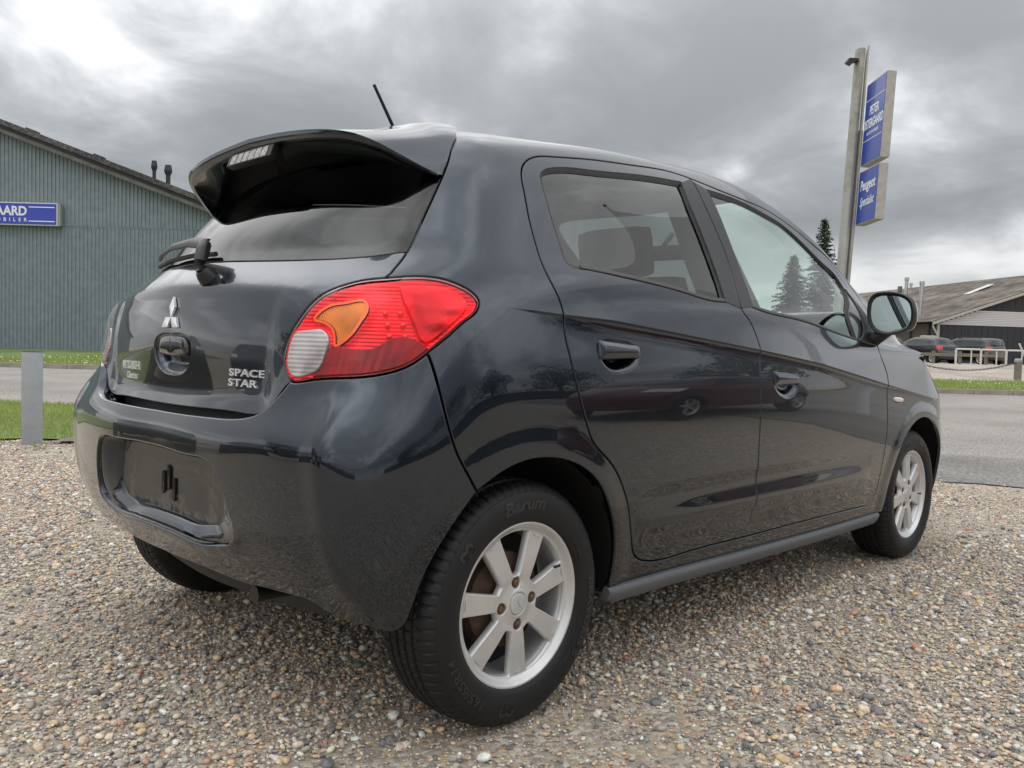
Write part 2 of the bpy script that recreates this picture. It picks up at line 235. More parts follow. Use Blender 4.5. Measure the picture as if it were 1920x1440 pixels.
TR = {
 'door_rear': [(8.010,12.603), (8.477,12.664), (9.381,12.460), (10.195,12.291), (11.001,12.068), (11.332,11.939), (11.495,11.727), (11.585,11.474), (11.609,11.227), (11.561,10.712), (11.491,10.111), (11.422,9.404), (11.375,8.782), (11.314,8.319), (11.243,7.959), (11.195,7.657), (11.178,7.389), (11.172,7.111), (11.139,6.729), (11.097,6.253), (11.040,5.770), (10.929,5.114), (10.773,4.481), (10.574,4.112), (10.400,3.781), (10.251,3.377), (10.137,2.945), (10.070,2.539), (10.012,2.171), (9.958,1.885), (9.870,1.706), (9.739,1.601), (9.119,1.541), (8.171,1.537)],
 'B': [(8.010,12.603), (8.063,12.303), (8.159,11.614), (8.176,10.995), (8.178,10.363), (8.210,9.692), (8.282,8.847), (8.295,8.244), (8.204,7.837), (8.141,7.421), (8.106,7.020), (8.111,6.490), (8.120,5.895), (8.103,4.879), (8.081,3.699), (8.049,2.831), (8.062,2.420), (8.111,1.909), (8.171,1.537)],
 'door_front_top': [(8.010,12.603), (7.232,12.399), (6.185,12.271), (4.842,12.075), (4.308,11.739), (3.884,11.335), (3.460,10.833), (3.274,10.156), (4.105,9.671), (4.809,8.887), (5.129,7.883)],
 'door_front_fr': [(5.129,7.883), (5.314,6.959), (5.268,6.478), (5.209,6.145), (5.196,5.436), (5.149,4.489), (5.142,3.574), (5.182,2.805), (5.208,2.211), (5.269,1.696), (5.420,1.477), (5.634,1.486), (7.042,1.531), (8.171,1.537)],
 'win_rear': [(11.237,11.315), (11.172,11.429), (11.035,11.540), (10.245,11.760), (9.469,11.990), (8.878,12.146), (8.400,12.245), (8.422,12.094), (8.493,11.398), (8.488,10.735), (8.480,10.037), (8.500,9.184), (8.543,8.402), (8.809,8.363), (9.106,8.459), (9.708,8.605), (10.325,8.696), (10.788,8.762), (10.924,8.795), (10.987,8.907), (11.023,9.342), (11.083,9.992), (11.185,10.678), (11.245,11.122)],
 'win_front': [(7.783,12.245), (6.766,12.162), (5.802,11.907), (4.992,11.467), (4.657,10.921), (4.258,10.586), (4.401,10.256), (5.378,9.387), (5.807,8.478), (5.835,7.712), (6.355,7.888), (7.194,8.205), (7.947,8.311), (8.071,8.387), (8.044,9.042), (8.016,9.773), (7.973,10.549), (7.923,11.256), (7.845,11.923)],
 'arch_r': [(12.239,3.675), (12.000,3.957), (11.770,4.153), (11.505,4.229), (11.220,4.152), (10.964,3.954), (10.714,3.629), (10.556,3.281), (10.434,2.883), (10.341,2.424), (10.302,2.021), (10.295,1.516), (10.301,1.317)],
 'arch_f': [(5.002,1.063), (5.028,1.749), (4.937,2.675), (4.775,3.313), (4.557,3.812), (4.173,4.207), (3.898,4.286), (3.556,4.128), (3.274,3.769)],
 'bgap': [(13.025,6.619), (12.890,6.130), (12.791,5.653), (12.664,5.046), (12.494,4.460), (12.356,4.031), (12.239,3.675)],
 'hwin_side': [(13.409,11.781), (13.365,11.235), (13.377,10.812), (13.404,10.560), (13.473,10.102), (13.581,9.564), (13.610,8.943), (13.554,8.533), (13.534,8.254)],
 'lamp': [(13.516,8.212), (13.296,8.245), (13.013,8.259), (12.719,8.200), (12.484,8.068), (12.317,7.895), (12.251,7.721), (12.280,7.545), (12.441,7.325), (12.700,7.019), (13.000,6.662), (13.197,6.391), (13.480,6.174), (13.955,6.039), (14.453,5.934), (14.665,5.907), (14.786,6.212), (14.836,6.494), (14.795,6.864), (14.615,7.303), (14.388,7.686), (14.147,7.959), (13.841,8.152)],
 'white': [(14.682,6.999), (14.493,7.061), (14.310,7.054), (14.257,6.926), (14.272,6.619), (14.345,6.197), (14.416,6.104), (14.682,6.059), (14.751,6.264), (14.767,6.683)],
 'amber': [(14.429,7.261), (14.241,7.562), (13.968,7.665), (13.724,7.666), (13.699,7.565), (13.801,7.273), (13.971,6.935), (14.173,6.731), (14.191,7.013), (14.279,7.180)],
 'hatch_low': [(14.669,5.888), (14.710,5.848), (14.864,5.512), (14.972,5.270), (15.073,5.167), (15.422,5.127), (16.018,5.143), (16.758,5.131)],
 'shelf': [(14.661,5.877), (14.749,5.639), (14.847,5.376), (15.005,5.104), (15.164,5.002), (15.561,4.946), (16.203,4.946), (16.987,4.967)],
 'winbase': [(13.610,8.943), (14.100,8.805), (14.624,8.741), (15.531,8.736), (16.195,8.759)],
 'bump_low': [(13.582,1.173), (13.875,1.284), (14.116,1.335), (14.324,1.483), (14.458,1.625), (14.655,1.641), (14.926,1.625), (15.395,1.595), (15.914,1.669), (16.575,1.708)],
 'recess': [(16.696,4.065), (15.928,4.006), (15.624,3.974), (15.500,3.876), (15.358,3.482), (15.270,3.016), (15.253,2.669), (15.315,2.505), (15.518,2.374), (15.902,2.268), (16.346,2.307), (16.811,2.337)],
 'bump_arch': [(12.239,3.675), (12.558,2.980), (12.783,2.456), (12.974,1.976), (13.208,1.503), (13.374,1.273), (13.556,1.191)],
 'crease': [(12.251,7.717), (11.219,7.482), (10.476,7.411), (9.524,7.252), (8.123,6.900), (6.956,6.497), (5.255,5.728)],
 'swage': [(10.014,3.206), (9.264,3.100), (8.311,2.865), (7.427,2.804), (6.470,2.625)],
 'hcrease': [(15.450,7.946), (14.667,7.770), (14.202,7.551)],
 'skirt_top': [(10.332,1.197), (9.382,1.200), (8.120,1.143), (6.530,1.063), (5.567,1.106), (5.035,1.075)],
 'skirt_bot': [(10.288,0.892), (9.322,0.785), (8.059,0.762), (6.467,0.755), (5.059,0.837)],
 'handle_r': [(10.723,6.874), (10.656,6.984), (10.412,7.009), (10.152,6.940), (10.057,6.779), (10.083,6.533), (10.238,6.304), (10.418,6.232), (10.587,6.329), (10.698,6.623)],
 'handle_f': [(7.873,6.173), (7.798,6.256), (7.623,6.238), (7.448,6.098), (7.401,5.855), (7.456,5.562), (7.582,5.414), (7.730,5.493), (7.853,5.786)],
 'repeater': [(4.985,5.300), (4.673,5.226), (4.681,4.995), (4.957,5.044)],
 'text': [(15.681,6.142), (15.056,6.128), (15.119,5.797), (15.626,5.749)],
 'hhandle': [(17.368,6.722), (17.299,6.875), (16.975,6.907), (16.656,6.874), (16.551,6.746), (16.535,6.412), (16.628,6.095), (16.857,5.916), (17.093,5.979), (17.270,6.231)],
 'logo': [(16.963,7.834), (16.975,7.315), (17.176,7.062), (16.705,7.052)],
}
# ================================================================== the car's skin
NETA = np.array([int(t) for t in NET.split()], float).reshape(17, 18, 3)/1e4
def coef1(P):
    n = len(P); A = np.zeros((n+2, n+2)); b = np.zeros((n+2,)+P.shape[1:])
    for i in range(n): A[i, i:i+3] = [1/6, 4/6, 1/6]; b[i] = P[i]
    A[n, 0:3] = [1, -2, 1]; A[n+1, n-1:n+2] = [1, -2, 1]
    return np.linalg.solve(A, b.reshape(n+2, -1)).reshape((n+2,)+P.shape[1:])
Rt = NETA.copy(); Rt[..., 1] *= -1
FULL = np.concatenate([Rt, NETA[:, ::-1][:, 1:]], 1)
FULL = np.concatenate([FULL, FULL[:, ::-1][[15, 14]]], 0)
CC = np.swapaxes(coef1(np.swapaxes(coef1(FULL), 0, 1)), 0, 1)
def bw(t): return np.stack([(1-t)**3, 3*t**3-6*t*t+4, -3*t**3+3*t*t+3*t+1, t**3], -1)/6
def S0(u, v):
    u = np.asarray(u, float); v = np.asarray(v, float)
    iu = np.clip(np.floor(u).astype(int), 0, CC.shape[1]-4); iv = np.clip(np.floor(v).astype(int), 0, CC.shape[0]-4)
    wu = bw(u-iu); wv = bw(v-iv); out = 0
    for a in range(4):
        for b in range(4): out = out+(wv[..., a]*wu[..., b])[..., None]*CC[iv+a, iu+b]
    return out
def nrm(f, u, v, e=2e-3):
    a = f(u+e, v)-f(u-e, v); b = f(u, v+e)-f(u, v-e); n = np.cross(b, a)
    return n/(np.linalg.norm(n, axis=-1, keepdims=True)+1e-12)
def sstep(a, b, x):
    t = np.clip((x-a)/(b-a), 0, 1); return t*t*(3-2*t)
CRX = [-.20, -.141, .091, .276, .532, 1.005, 1.415, 2.009, 2.6]; CRZ = [.978, .972, .956, .949, .929, .889, .850, .772, .70]
ARCHES = ((-.005, .30, .330), (2.462, .29, .335))
def relief(P, n):
    x, y, z = P[..., 0], np.abs(P[..., 1]), P[..., 2]
    ms = sstep(.45, .8, np.abs(n[..., 1])); mr = sstep(.35, .75, -n[..., 0])
    d = np.zeros_like(x)
    s = z-np.interp(x, CRX, CRZ); q = np.sqrt(s*s+.002**2)
    fade = sstep(-.10, .30, x)*(1-.55*sstep(1.7, 2.5, x))
    d += .0090*ms*fade*np.where(s > 0, np.exp(-q/.090), np.exp(-q/.014))
    sw = np.clip(np.sin(np.clip((x-.40)/1.52, 0, 1)*math.pi), 0, 1)**.5
    d += .0075*ms*sw*np.exp(-((z-.425)/.030)**2)
    d -= .0060*ms*sw*np.exp(-((z-.485)/.034)**2)
    for cx, cz, r in ARCHES:
        rr = np.hypot(x-cx, z-cz)
        d += .0055*ms*(1-sstep(r+.018, r+.085, rr))*sstep(.15, .3, z)
    # crease across the tailgate and the flat panel under it
    s2 = z-(1.012-.10*y*y); q2 = np.sqrt(s2*s2+.004**2)
    d += .0080*mr*(1-sstep(.50, .66, y))*np.where(s2 > 0, np.exp(-q2/.045), np.exp(-q2/.09))
    return d
def SD(u, v):
    P = S0(u, v); n = nrm(S0, u, v); return P+n*relief(P, n)[..., None]
# metric parameters a(u), b(v) for even triangulation
_us = np.linspace(0, 34, 681); _p = S0(_us, np.full_like(_us, 6.)); AU = np.concatenate([[0], np.cumsum(np.linalg.norm(np.diff(_p, axis=0), axis=1))])
_vs = np.linspace(-1, 17, 361); _p = S0(np.full_like(_vs, 9.), _vs); BV = np.concatenate([[0], np.cumsum(np.linalg.norm(np.diff(_p, axis=0), axis=1))])
def uv2ab(q): q = np.asarray(q, float); return np.stack([np.interp(q[..., 0], _us, AU), np.interp(q[..., 1], _vs, BV)], -1)
def ab2uv(q): q = np.asarray(q, float); return np.stack([np.interp(q[..., 0], AU, _us), np.interp(q[..., 1], BV, _vs)], -1)

def resample(P, step, closed=False):
    P = np.asarray(P, float)
    if closed: P = np.concatenate([P, P[:1]])
    s = np.concatenate([[0], np.cumsum(np.linalg.norm(np.diff(P, axis=0), axis=1))]); n = max(2, int(round(s[-1]/step))+1)
    t = np.linspace(0, s[-1], n); Q = np.stack([np.interp(t, s, P[:, k]) for k in range(P.shape[1])], 1)
    return Q[:-1] if closed else Q
def smooth_line(P, lam=2e-6, step=.008, closed=False):
    """penalised fit of a smooth curve to traced points (ab space), ends pinned"""
    P = np.asarray(P, float); n0 = len(P)
    if closed: k = 4; P = np.concatenate([P[-k:], P, P[:k+1]])
    s = np.concatenate([[0], np.cumsum(np.linalg.norm(np.diff(P, axis=0), axis=1))]); n = max(12, int(s[-1]/step)); h = s[-1]/(n-1)
    A = np.zeros((len(P), n))
    for i, t in enumerate(s):
        j = min(int(t/h), n-2); f = t/h-j; A[i, j] = 1-f; A[i, j+1] = f
    D = np.zeros((n-2, n))
    for i in range(n-2): D[i, i:i+3] = [1/h**1.5, -2/h**1.5, 1/h**1.5]
    Wt = np.ones(len(P)); 
    if not closed: Wt[0] = Wt[-1] = 1e4
    X = np.linalg.solve(A.T@(A*Wt[:, None])+lam*D.T@D, A.T@(P*Wt[:, None]))
    if closed:
        t = np.linspace(0, s[-1], n); m = (t >= s[4]-1e-9) & (t < s[4+n0]-h*.5); return X[m]
    return X
def fillet(P, k=2):
    """Chaikin rounding of a closed outline"""
    P = np.asarray(P, float)
    for _ in range(k):
        Q = np.roll(P, -1, 0); P = np.stack([.75*P+.25*Q, .25*P+.75*Q], 1).reshape(-1, P.shape[1])
    return P
def inside(pts, loops):
    c = np.zeros(len(pts), bool); x, y = pts[:, 0], pts[:, 1]
    for L in loops:
        a = L; b = np.roll(L, -1, 0)
        for (x0, y0), (x1, y1) in zip(a, b):
            if y0 == y1: continue
            m = ((y0 > y) != (y1 > y)) & (x < (x1-x0)*(y-y0)/(y1-y0)+x0); c ^= m
    return c
def area(L): x, y = L[:, 0], L[:, 1]; return .5*np.sum(x*np.roll(y, -1)-np.roll(x, -1)*y)
class Skin:
    """a surface with metric parameters"""
    def __init__(s, P, N, grid=.016, feats=()): s.P = P; s.N = N; s.grid = grid; s.feats = feats
def _P(ab): q = ab2uv(ab); return SD(q[:, 0], q[:, 1])
def _N(ab): q = ab2uv(ab); return nrm(SD, q[:, 0], q[:, 1])
CARSKIN = Skin(_P, _N)
def crease_rows():
    out = []
    xs = np.arange(-.12, 2.62, .007)
    def solve(a, f, b_lo, b_hi):
        lo_, hi_ = np.full_like(a, b_lo), np.full_like(a, b_hi)
        for _ in range(26):
            m = (lo_+hi_)/2; g = f(a, m); lo_ = np.where(g < 0, m, lo_); hi_ = np.where(g < 0, hi_, m)
        return (lo_+hi_)/2
    aa = np.arange(float(uv2ab([3.4, 5.])[0]), float(uv2ab([12.0, 5.])[0]), .006); b0, b1 = float(uv2ab([5., 3.])[1]), float(uv2ab([5., 9.5])[1])
    for s in (-.010, -.004, 0, .004, .010):
        def f(a, b):
            q = ab2uv(np.stack([a, b], 1)); P = S0(q[:, 0], q[:, 1]); return P[:, 2]-np.interp(P[:, 0], CRX, CRZ)-s
        out.append(np.stack([aa, solve(aa, f, b0, b1)], 1))
    aa = np.arange(float(uv2ab([13.9, 5.])[0]), float(uv2ab([17., 5.])[0])-.004, .006)
    for s in (-.010, -.004, 0, .004, .010):
        def f(a, b):
            q = ab2uv(np.stack([a, b], 1)); P = S0(q[:, 0], q[:, 1]); return P[:, 2]-(1.012-.10*P[:, 1]**2)-s
        out.append(np.stack([aa, solve(aa, f, b0, b1)], 1))
    return out
FEAT = crease_rows()
def seam_flags(L, seams):
    """edge i (i -> i+1) lies on a seam line: seams = list of (axis, value) in ab"""
    f = np.zeros(len(L), bool); M = np.roll(L, -1, 0)
    for ax, val in seams: f |= (np.abs(L[:, ax]-val) < 1e-4) & (np.abs(M[:, ax]-val) < 1e-4)
    return f
def panel_data(skin, loops, seams=(), gap=.0045, lip=.0022, thick=.014, off=None, grid=None, rim=True, drop=.0015):
    """loops: outer first, then holes, all in ab space. returns V, F, normals"""
    grid = grid or skin.grid
    loops = [np.asarray(L, float) for L in loops]
    loops = [L if (area(L) > 0) == (i == 0) else L[::-1] for i, L in enumerate(loops)]   # inside is always to the left
    R0_, R1_, rims = [], [], []
    e = 1e-3
    for L in loops:
        sf = seam_flags(L, seams); P = skin.P(L); n = skin.N(L)
        da = (skin.P(L+[e, 0])-skin.P(L-[e, 0]))/(2*e); db = (skin.P(L+[0, e])-skin.P(L-[0, e]))/(2*e)
        ed = np.roll(P, -1, 0)-P; ed /= (np.linalg.norm(ed, axis=1, keepdims=True)+1e-9)
        flip = 1.0 if np.mean(np.sum(np.cross(da, db)*n, 1)) > 0 else -1.0
        inn = flip*np.cross(n, ed)                                  # inward direction for each edge
        w0 = (~sf).astype(float)[:, None]; wp = np.roll(w0, 1, 0); ip = np.roll(inn, 1, 0)
        # widen nearly parallel neighbours by averaging
        m = w0*inn+wp*ip; ln = np.linalg.norm(m, axis=1, keepdims=True); mm = m/(ln+1e-9)
        cosang = np.clip(np.sum(mm*np.where(w0 > 0, inn, ip), 1, keepdims=True), .45, 1); mm = mm/cosang*(ln > 1e-6)
        J = np.stack([da, db], 2); JT = np.swapaxes(J, 1, 2); G = JT@J+np.eye(2)*1e-9
        d2 = np.linalg.solve(G, (JT@mm[..., None]))[..., 0]
        sm = sf | np.roll(sf, 1)
        for ax, val in seams:
            on = sm & (np.abs(L[:, ax]-val) < 1e-4); d2[on, ax] = 0
        a0 = L+d2*gap/2; a1 = L+d2*(gap/2+lip) if rim else a0
        R0_.append(a0); R1_.append(a1); rims.append((sf, mm))
    feats = skin.feats if skin is not CARSKIN else FEAT
    # triangulate inside ring1
    allv = np.concatenate(R1_); lo, hi = allv.min(0), allv.max(0)
    gx = np.arange(lo[0]+grid*.5, hi[0], grid); gy = np.arange(lo[1]+grid*.5, hi[1], grid*.9)
    X, Y = np.meshgrid(gx, gy); X[1::2] += grid*.5; G = np.stack([X.ravel(), Y.ravel()], 1)
    G = G[inside(G, R1_)]
    fpts, fedges = [], []
    for Fl in feats:
        w = Fl[(Fl[:, 0] > lo[0]) & (Fl[:, 0] < hi[0]) & (Fl[:, 1] > lo[1]) & (Fl[:, 1] < hi[1])]
        if not len(w): continue
        w = w[inside(w, R1_)]
        if not len(w): continue
        dd = np.array([((allv-p)**2).sum(1).min() for p in w]); w = w[dd > .003**2]
        b0 = len(fpts); fpts += list(w); fedges += [(b0+i, b0+i+1) for i in range(len(w)-1) if np.linalg.norm(w[i+1]-w[i]) < .014]
    if fpts: allv = np.concatenate([allv, np.array(fpts)])
    if len(G):
        keep = np.ones(len(G), bool)
        for k in range(0, len(G), 4000):
            d = ((G[k:k+4000, None, :]-allv[None])**2).sum(-1).min(1); keep[k:k+4000] = d > (grid*.55)**2
        G = G[keep]
    pts = np.concatenate([allv, G]); edges = []; o = 0; nf0 = sum(len(a1) for a1 in R1_)
    for a1 in R1_:
        n = len(a1); edges += [(o+i, o+(i+1) % n) for i in range(n)]; o += n
    edges += [(nf0+i, nf0+j) for i, j in fedges]
    r = delaunay_2d_cdt([Vector(p) for p in pts], edges, [], 0, 1e-7)
    cv = np.array([tuple(p) for p in r[0]]); T = [f for f in r[2] if len(f) == 3]; T = np.array(T)
    cen = cv[T].mean(1); T = T[inside(cen, R1_)]
    # map the cdt verts back
    V = skin.P(cv); Nn = skin.N(cv)
    t = cv[T]; ar = (t[:, 1, 0]-t[:, 0, 0])*(t[:, 2, 1]-t[:, 0, 1])-(t[:, 2, 0]-t[:, 0, 0])*(t[:, 1, 1]-t[:, 0, 1])
    fn = np.cross(V[T[:, 1]]-V[T[:, 0]], V[T[:, 2]]-V[T[:, 0]]); bad = (fn*Nn[T[:, 0]]).sum(1) < 0
    T[bad] = T[bad][:, ::-1]
    if off is not None:
        o3 = off(V, cv)
        if np.ndim(o3) == 1 or np.ndim(o3) == 0: V = V+Nn*np.reshape(o3, (-1, 1))
        else: V = V+o3
        if np.ndim(o3) >= 1:            # recompute normals from geometry
            acc = np.zeros_like(V); fn = np.cross(V[T[:, 1]]-V[T[:, 0]], V[T[:, 2]]-V[T[:, 0]])
            for k in range(3): np.add.at(acc, T[:, k], fn)
            Nn = acc/(np.linalg.norm(acc, axis=1, keepdims=True)+1e-12)
    F = [tuple(x) for x in T]; V = list(V); Nn = list(Nn)
    if rim:
        idx = {}
        for i, p in enumerate(cv): idx[(round(p[0], 6), round(p[1], 6))] = i
        for L, a0, a1, (sf, mm) in zip(loops, R0_, R1_, rims):
            n = len(L); P0 = skin.P(a0); n0 = skin.N(a0)
            if off is not None:
                o3 = off(P0, a0); P0 = P0+(n0*np.reshape(o3, (-1, 1)) if (np.ndim(o3) < 2) else o3)
            ids1 = [idx.get((round(p[0], 6), round(p[1], 6))) for p in a1]
            if any(i is None for i in ids1):
                ids1 = [i if i is not None else int(np.argmin(((cv-p)**2).sum(1))) for i, p in zip(ids1, a1)]
            b0 = len(V); out = -mm/(np.linalg.norm(mm, axis=1, keepdims=True)+1e-9)
            for p, nn, oo in zip(P0, n0, out): V.append(p-nn*drop); q = nn*.5+oo*.85; Nn.append(q/np.linalg.norm(q))
            b1 = len(V)
            for p, nn, oo in zip(P0, n0, out): V.append(p-nn*thick); Nn.append(oo if np.linalg.norm(oo) > .1 else nn)
            for i in range(n):
                if sf[i]: continue
                j = (i+1) % n; i1, j1 = ids1[i], ids1[j]
                F.append((i1, b0+i, b0+j, j1)); F.append((b0+i, b1+i, b1+j, b0+j))
    V = np.array(V); Nn = np.array(Nn)
    # orient rim faces with their normals
    FF = []
    for f in F:
        p = V[list(f)]; c = np.cross(p[1]-p[0], p[2]-p[0])
        if np.dot(c, Nn[list(f)].sum(0)) < 0: f = f[::-1]
        FF.append(f)
    return V, FF, Nn
def mirror_data(V, F, Nn):
    V2 = V.copy(); V2[:, 1] *= -1; N2 = Nn.copy(); N2[:, 1] *= -1
    return V2, [f[::-1] for f in F], N2
def panel(name, mat, parent, loops, seams=(), mirror=None, **k):
    """mirror: None, 'merge' (one mesh across the centre line) or 'copy' (a second object)"""
    V, F, Nn = panel_data(CARSKIN, loops, seams, **k)
    if mirror == 'merge':
        on = np.abs(V[:, 1]) < 6e-4; Nn[on, 1] = 0; Nn /= np.linalg.norm(Nn, axis=1, keepdims=True)+1e-12
        V2, F2, N2 = mirror_data(V, F, Nn); n = len(V)
        F = F+[tuple(i+n for i in f) for f in F2]; V = np.concatenate([V, V2]); Nn = np.concatenate([Nn, N2])
    o = mesh_np(name, V, F, mat, parent, Nn)
    if mirror == 'copy':
        V2, F2, N2 = mirror_data(V, F, Nn); return o, mesh_np(name, V2, F2, mat, parent, N2)
    return o

# ------------------------------------------------------------------ outlines (ab space)
TA = {k: uv2ab(v) for k, v in TR.items()}
def near(L, p): return int(np.argmin(((L-p)**2).sum(1)))
def seg(L, i, j):
    n = len(L); k = [i]; 
    while k[-1] != j: k.append((k[-1]+1) % n)
    return L[k]
def AB(u, v): return uv2ab(np.array([u, v], float))
def xz2ab(pts, u0=9., v0=4.):
    out = []
    for x, z in pts:
        q = np.array([u0, v0], float)
        for _ in range(40):
            p = S0(q[0], q[1]); e = 1e-3
            J = np.stack([(S0(q[0]+e, q[1])-p)[[0, 2]]/e, (S0(q[0], q[1]+e)-p)[[0, 2]]/e], 1)
            q = q+np.clip(np.linalg.solve(J, np.array([x, z])-p[[0, 2]]), -.5, .5); q = np.clip(q, [0, -.8], [16.5, 15.8])
        out.append(q); u0, v0 = q
    return uv2ab(np.array(out))
sl = smooth_line
LAMP = sl(TA['lamp'], 4e-8, .006, closed=True)
def corner_line(L, idx, lam=2e-7, step=.01):
    """smooth a closed outline between given corner indices"""
    out = []
    for a, b in zip(idx, idx[1:]+idx[:1]):
        s = seg(L, a, b); out.append(sl(s, lam, step)[:-1] if len(s) > 2 else resample(s, step)[:-1])
    return np.concatenate(out)
WINR = corner_line(TA['win_rear'], [6, 12], 2.0e-7)
WINF = corner_line(TA['win_front'], [0, 6, 9, 13], 2.0e-7)
DTOP = sl(TA['door_rear'], 1.2e-7, .008)                     # from the top of the B gap round to the bottom
BGAP = sl(TA['B'], 1.5e-7, .008)
DFT = sl(np.concatenate([TA['door_front_top'][[0, 1, 2, 3, 4, 5, 6]], AB(3.52, 10.35)[None], AB(4.05, 9.70)[None], TA['door_front_top'][[9, 10]]]), 6e-7, .008)
DFR = sl(TA['door_front_fr'][:11], 2e-7, .008); DFR2 = sl(TA['door_front_fr'][10:], 1e-6, .008)
SIDEG = sl(TA['hwin_side'], 1e-6, .006)
BG = sl(TA['bgap'], 1e-6, .006)
BARCH = sl(TA['bump_arch'], 1e-6, .006)
a17 = float(uv2ab([17., 5.])[0]); a0 = 0.0; b16 = float(uv2ab([0., 16.])[1])
i_tip = near(LAMP, TA['bgap'][0]); i_top = near(LAMP, TA['hwin_side'][-1]); i_low = near(LAMP, TA['hatch_low'][0])
BG[0] = LAMP[i_tip]; SIDEG[-1] = LAMP[i_top]
def lamp_part(i, j):
    """lamp outline from i to j in index order"""
    return seg(LAMP, i, j)
BG[-1] = BARCH[0]
# rear arch: circle in side view from the rocker up to the bumper gap
def arc_xz(cx, cz, r, t0, t1, n=60): return [(cx+r*math.cos(t), cz+r*math.sin(t)) for t in np.linspace(t0, t1, n)]
ARCH_R = sl(TA['arch_r'], 4e-7, .006); ARCH_R[0] = BARCH[0]
ARCH_F = xz2ab(arc_xz(2.462, .29, .335, math.radians(-16), math.radians(187), 90), 3.0, 1.2)
SK_R = TA['skirt_top'][0]
ROCK = resample(np.stack([ARCH_F[-1], SK_R]), .02)           # lower edge of the rocker
ARCH_R[-1] = SK_R
s17, s0, s16 = (0, a17), (0, 0.0), (1, b16)
def line_u(a, v0, v1, step=.012):
    b0, b1 = float(uv2ab([1., v0])[1]), float(uv2ab([1., v1])[1]); n = max(2, int(abs(b1-b0)/step)); return np.stack([np.full(n+1, a), np.linspace(b0, b1, n+1)], 1)
def join(*segs):
    out = [segs[0]]
    for s in segs[1:]:
        s = np.asarray(s, float)
        if np.linalg.norm(out[-1][-1]-s[0]) < 1e-5: s = s[1:]
        out.append(s)
    L = np.concatenate(out)
    if np.linalg.norm(L[0]-L[-1]) < 1e-5: L = L[:-1]
    d = np.linalg.norm(L-np.roll(L, 1, 0), axis=1); return L[d > 1e-5]
# ================================================================== the main car
CAR = empty('hatchback_car', (0, 0, 0), label='dark grey five-door hatchback on the gravel in the foreground, seen from its rear right corner', cat='car')
def uvp(u, v): q = SD(np.array([float(u)]), np.array([float(v)]))[0]; return Vector(q)
def uvn(u, v): return Vector(nrm(SD, np.array([float(u)]), np.array([float(v)]))[0])
seamsB = [(0, a17), (0, 0.0), (1, b16)]
# --- body shell
wb = lambda *q: uv2ab(np.array(q, float))
FRB = resample(np.concatenate([wb((0, .8), (1, .8), (2, .75)), ARCH_F[:1]]), .02); FRB[0, 0] = 0
WS = sl(wb((0, 13.15), (.8, 13.13), (1.6, 13.1), (2.3, 13.0), (2.62, 12.7), (2.72, 12.0), (2.75, 11.0), (2.75, 10.0), (2.70, 9.5), (2.3, 9.22), (1.5, 9.15), (.8, 9.13), (0, 9.12)), 5e-7, .012)
WS[0, 0] = 0; WS[-1, 0] = 0
RRE = sl(np.concatenate([SIDEG[:1], wb((13.75, 12.35), (14.3, 12.9), (15.2, 13.25), (16.2, 13.35), (17, 13.37))]), 1e-6, .012); RRE[-1, 0] = a17
HDL = fillet(wb((1.45, 6.1), (2.0, 6.75), (2.75, 7.35), (3.35, 7.1), (3.62, 6.65), (3.30, 6.2), (2.7, 5.75), (2.0, 5.5)), 3)
b1337 = float(uv2ab([0, 13.37])[1])
top16 = np.stack([np.linspace(a17, 0, 150), np.full(150, b16)], 1)
BODY = join(FRB, ARCH_F, ROCK, ARCH_R[::-1], BG[::-1], lamp_part(i_top, i_tip)[::-1], SIDEG[::-1], RRE, line_u(a17, 13.37, 16), top16, line_u(0.0, 16, 13.15), WS, line_u(0.0, 9.12, .8))
REARD = join(DTOP, BGAP[::-1])
FRONTD = join(BGAP, DFR2[::-1], DFR[::-1], DFT[::-1])
# front door closes: top of B gap -> along the roof -> fender -> sill -> back up the B gap
FRONTD = join(DFT, DFR, DFR2, BGAP[::-1])
HOLE_HDL = HDL
def door_union():
    """outline of both doors together, for the opening in the body"""
    return join(DTOP, DFR2[::-1], DFR[::-1], DFT[::-1])
def round_h(c_u, c_v, ru, rv, n=28, low=1.0):
    t = np.linspace(0, 2*math.pi, n, endpoint=False); c = AB(c_u, c_v)
    x = np.sign(np.cos(t))*np.abs(np.cos(t))**.7*ru; y = np.sign(np.sin(t))*np.abs(np.sin(t))**.7*rv; y = np.where(y < 0, y*low, y); return np.stack([c[0]+x, c[1]+y], 1)
HND_R = sl(TA['handle_r'], 3e-8, .006, closed=True); HND_F = sl(TA['handle_f'], 3e-8, .006, closed=True)
REP = fillet(TA['repeater'], 2)
panel('body_shell', M_PAINT, CAR, [BODY, door_union(), HOLE_HDL, REP], seamsB, mirror='merge')
panel('rear_door', M_PAINT, CAR, [REARD, WINR, HND_R], mirror='copy', grid=.014)
panel('front_door', M_PAINT, CAR, [FRONTD, WINF, HND_F], mirror='copy', grid=.014)

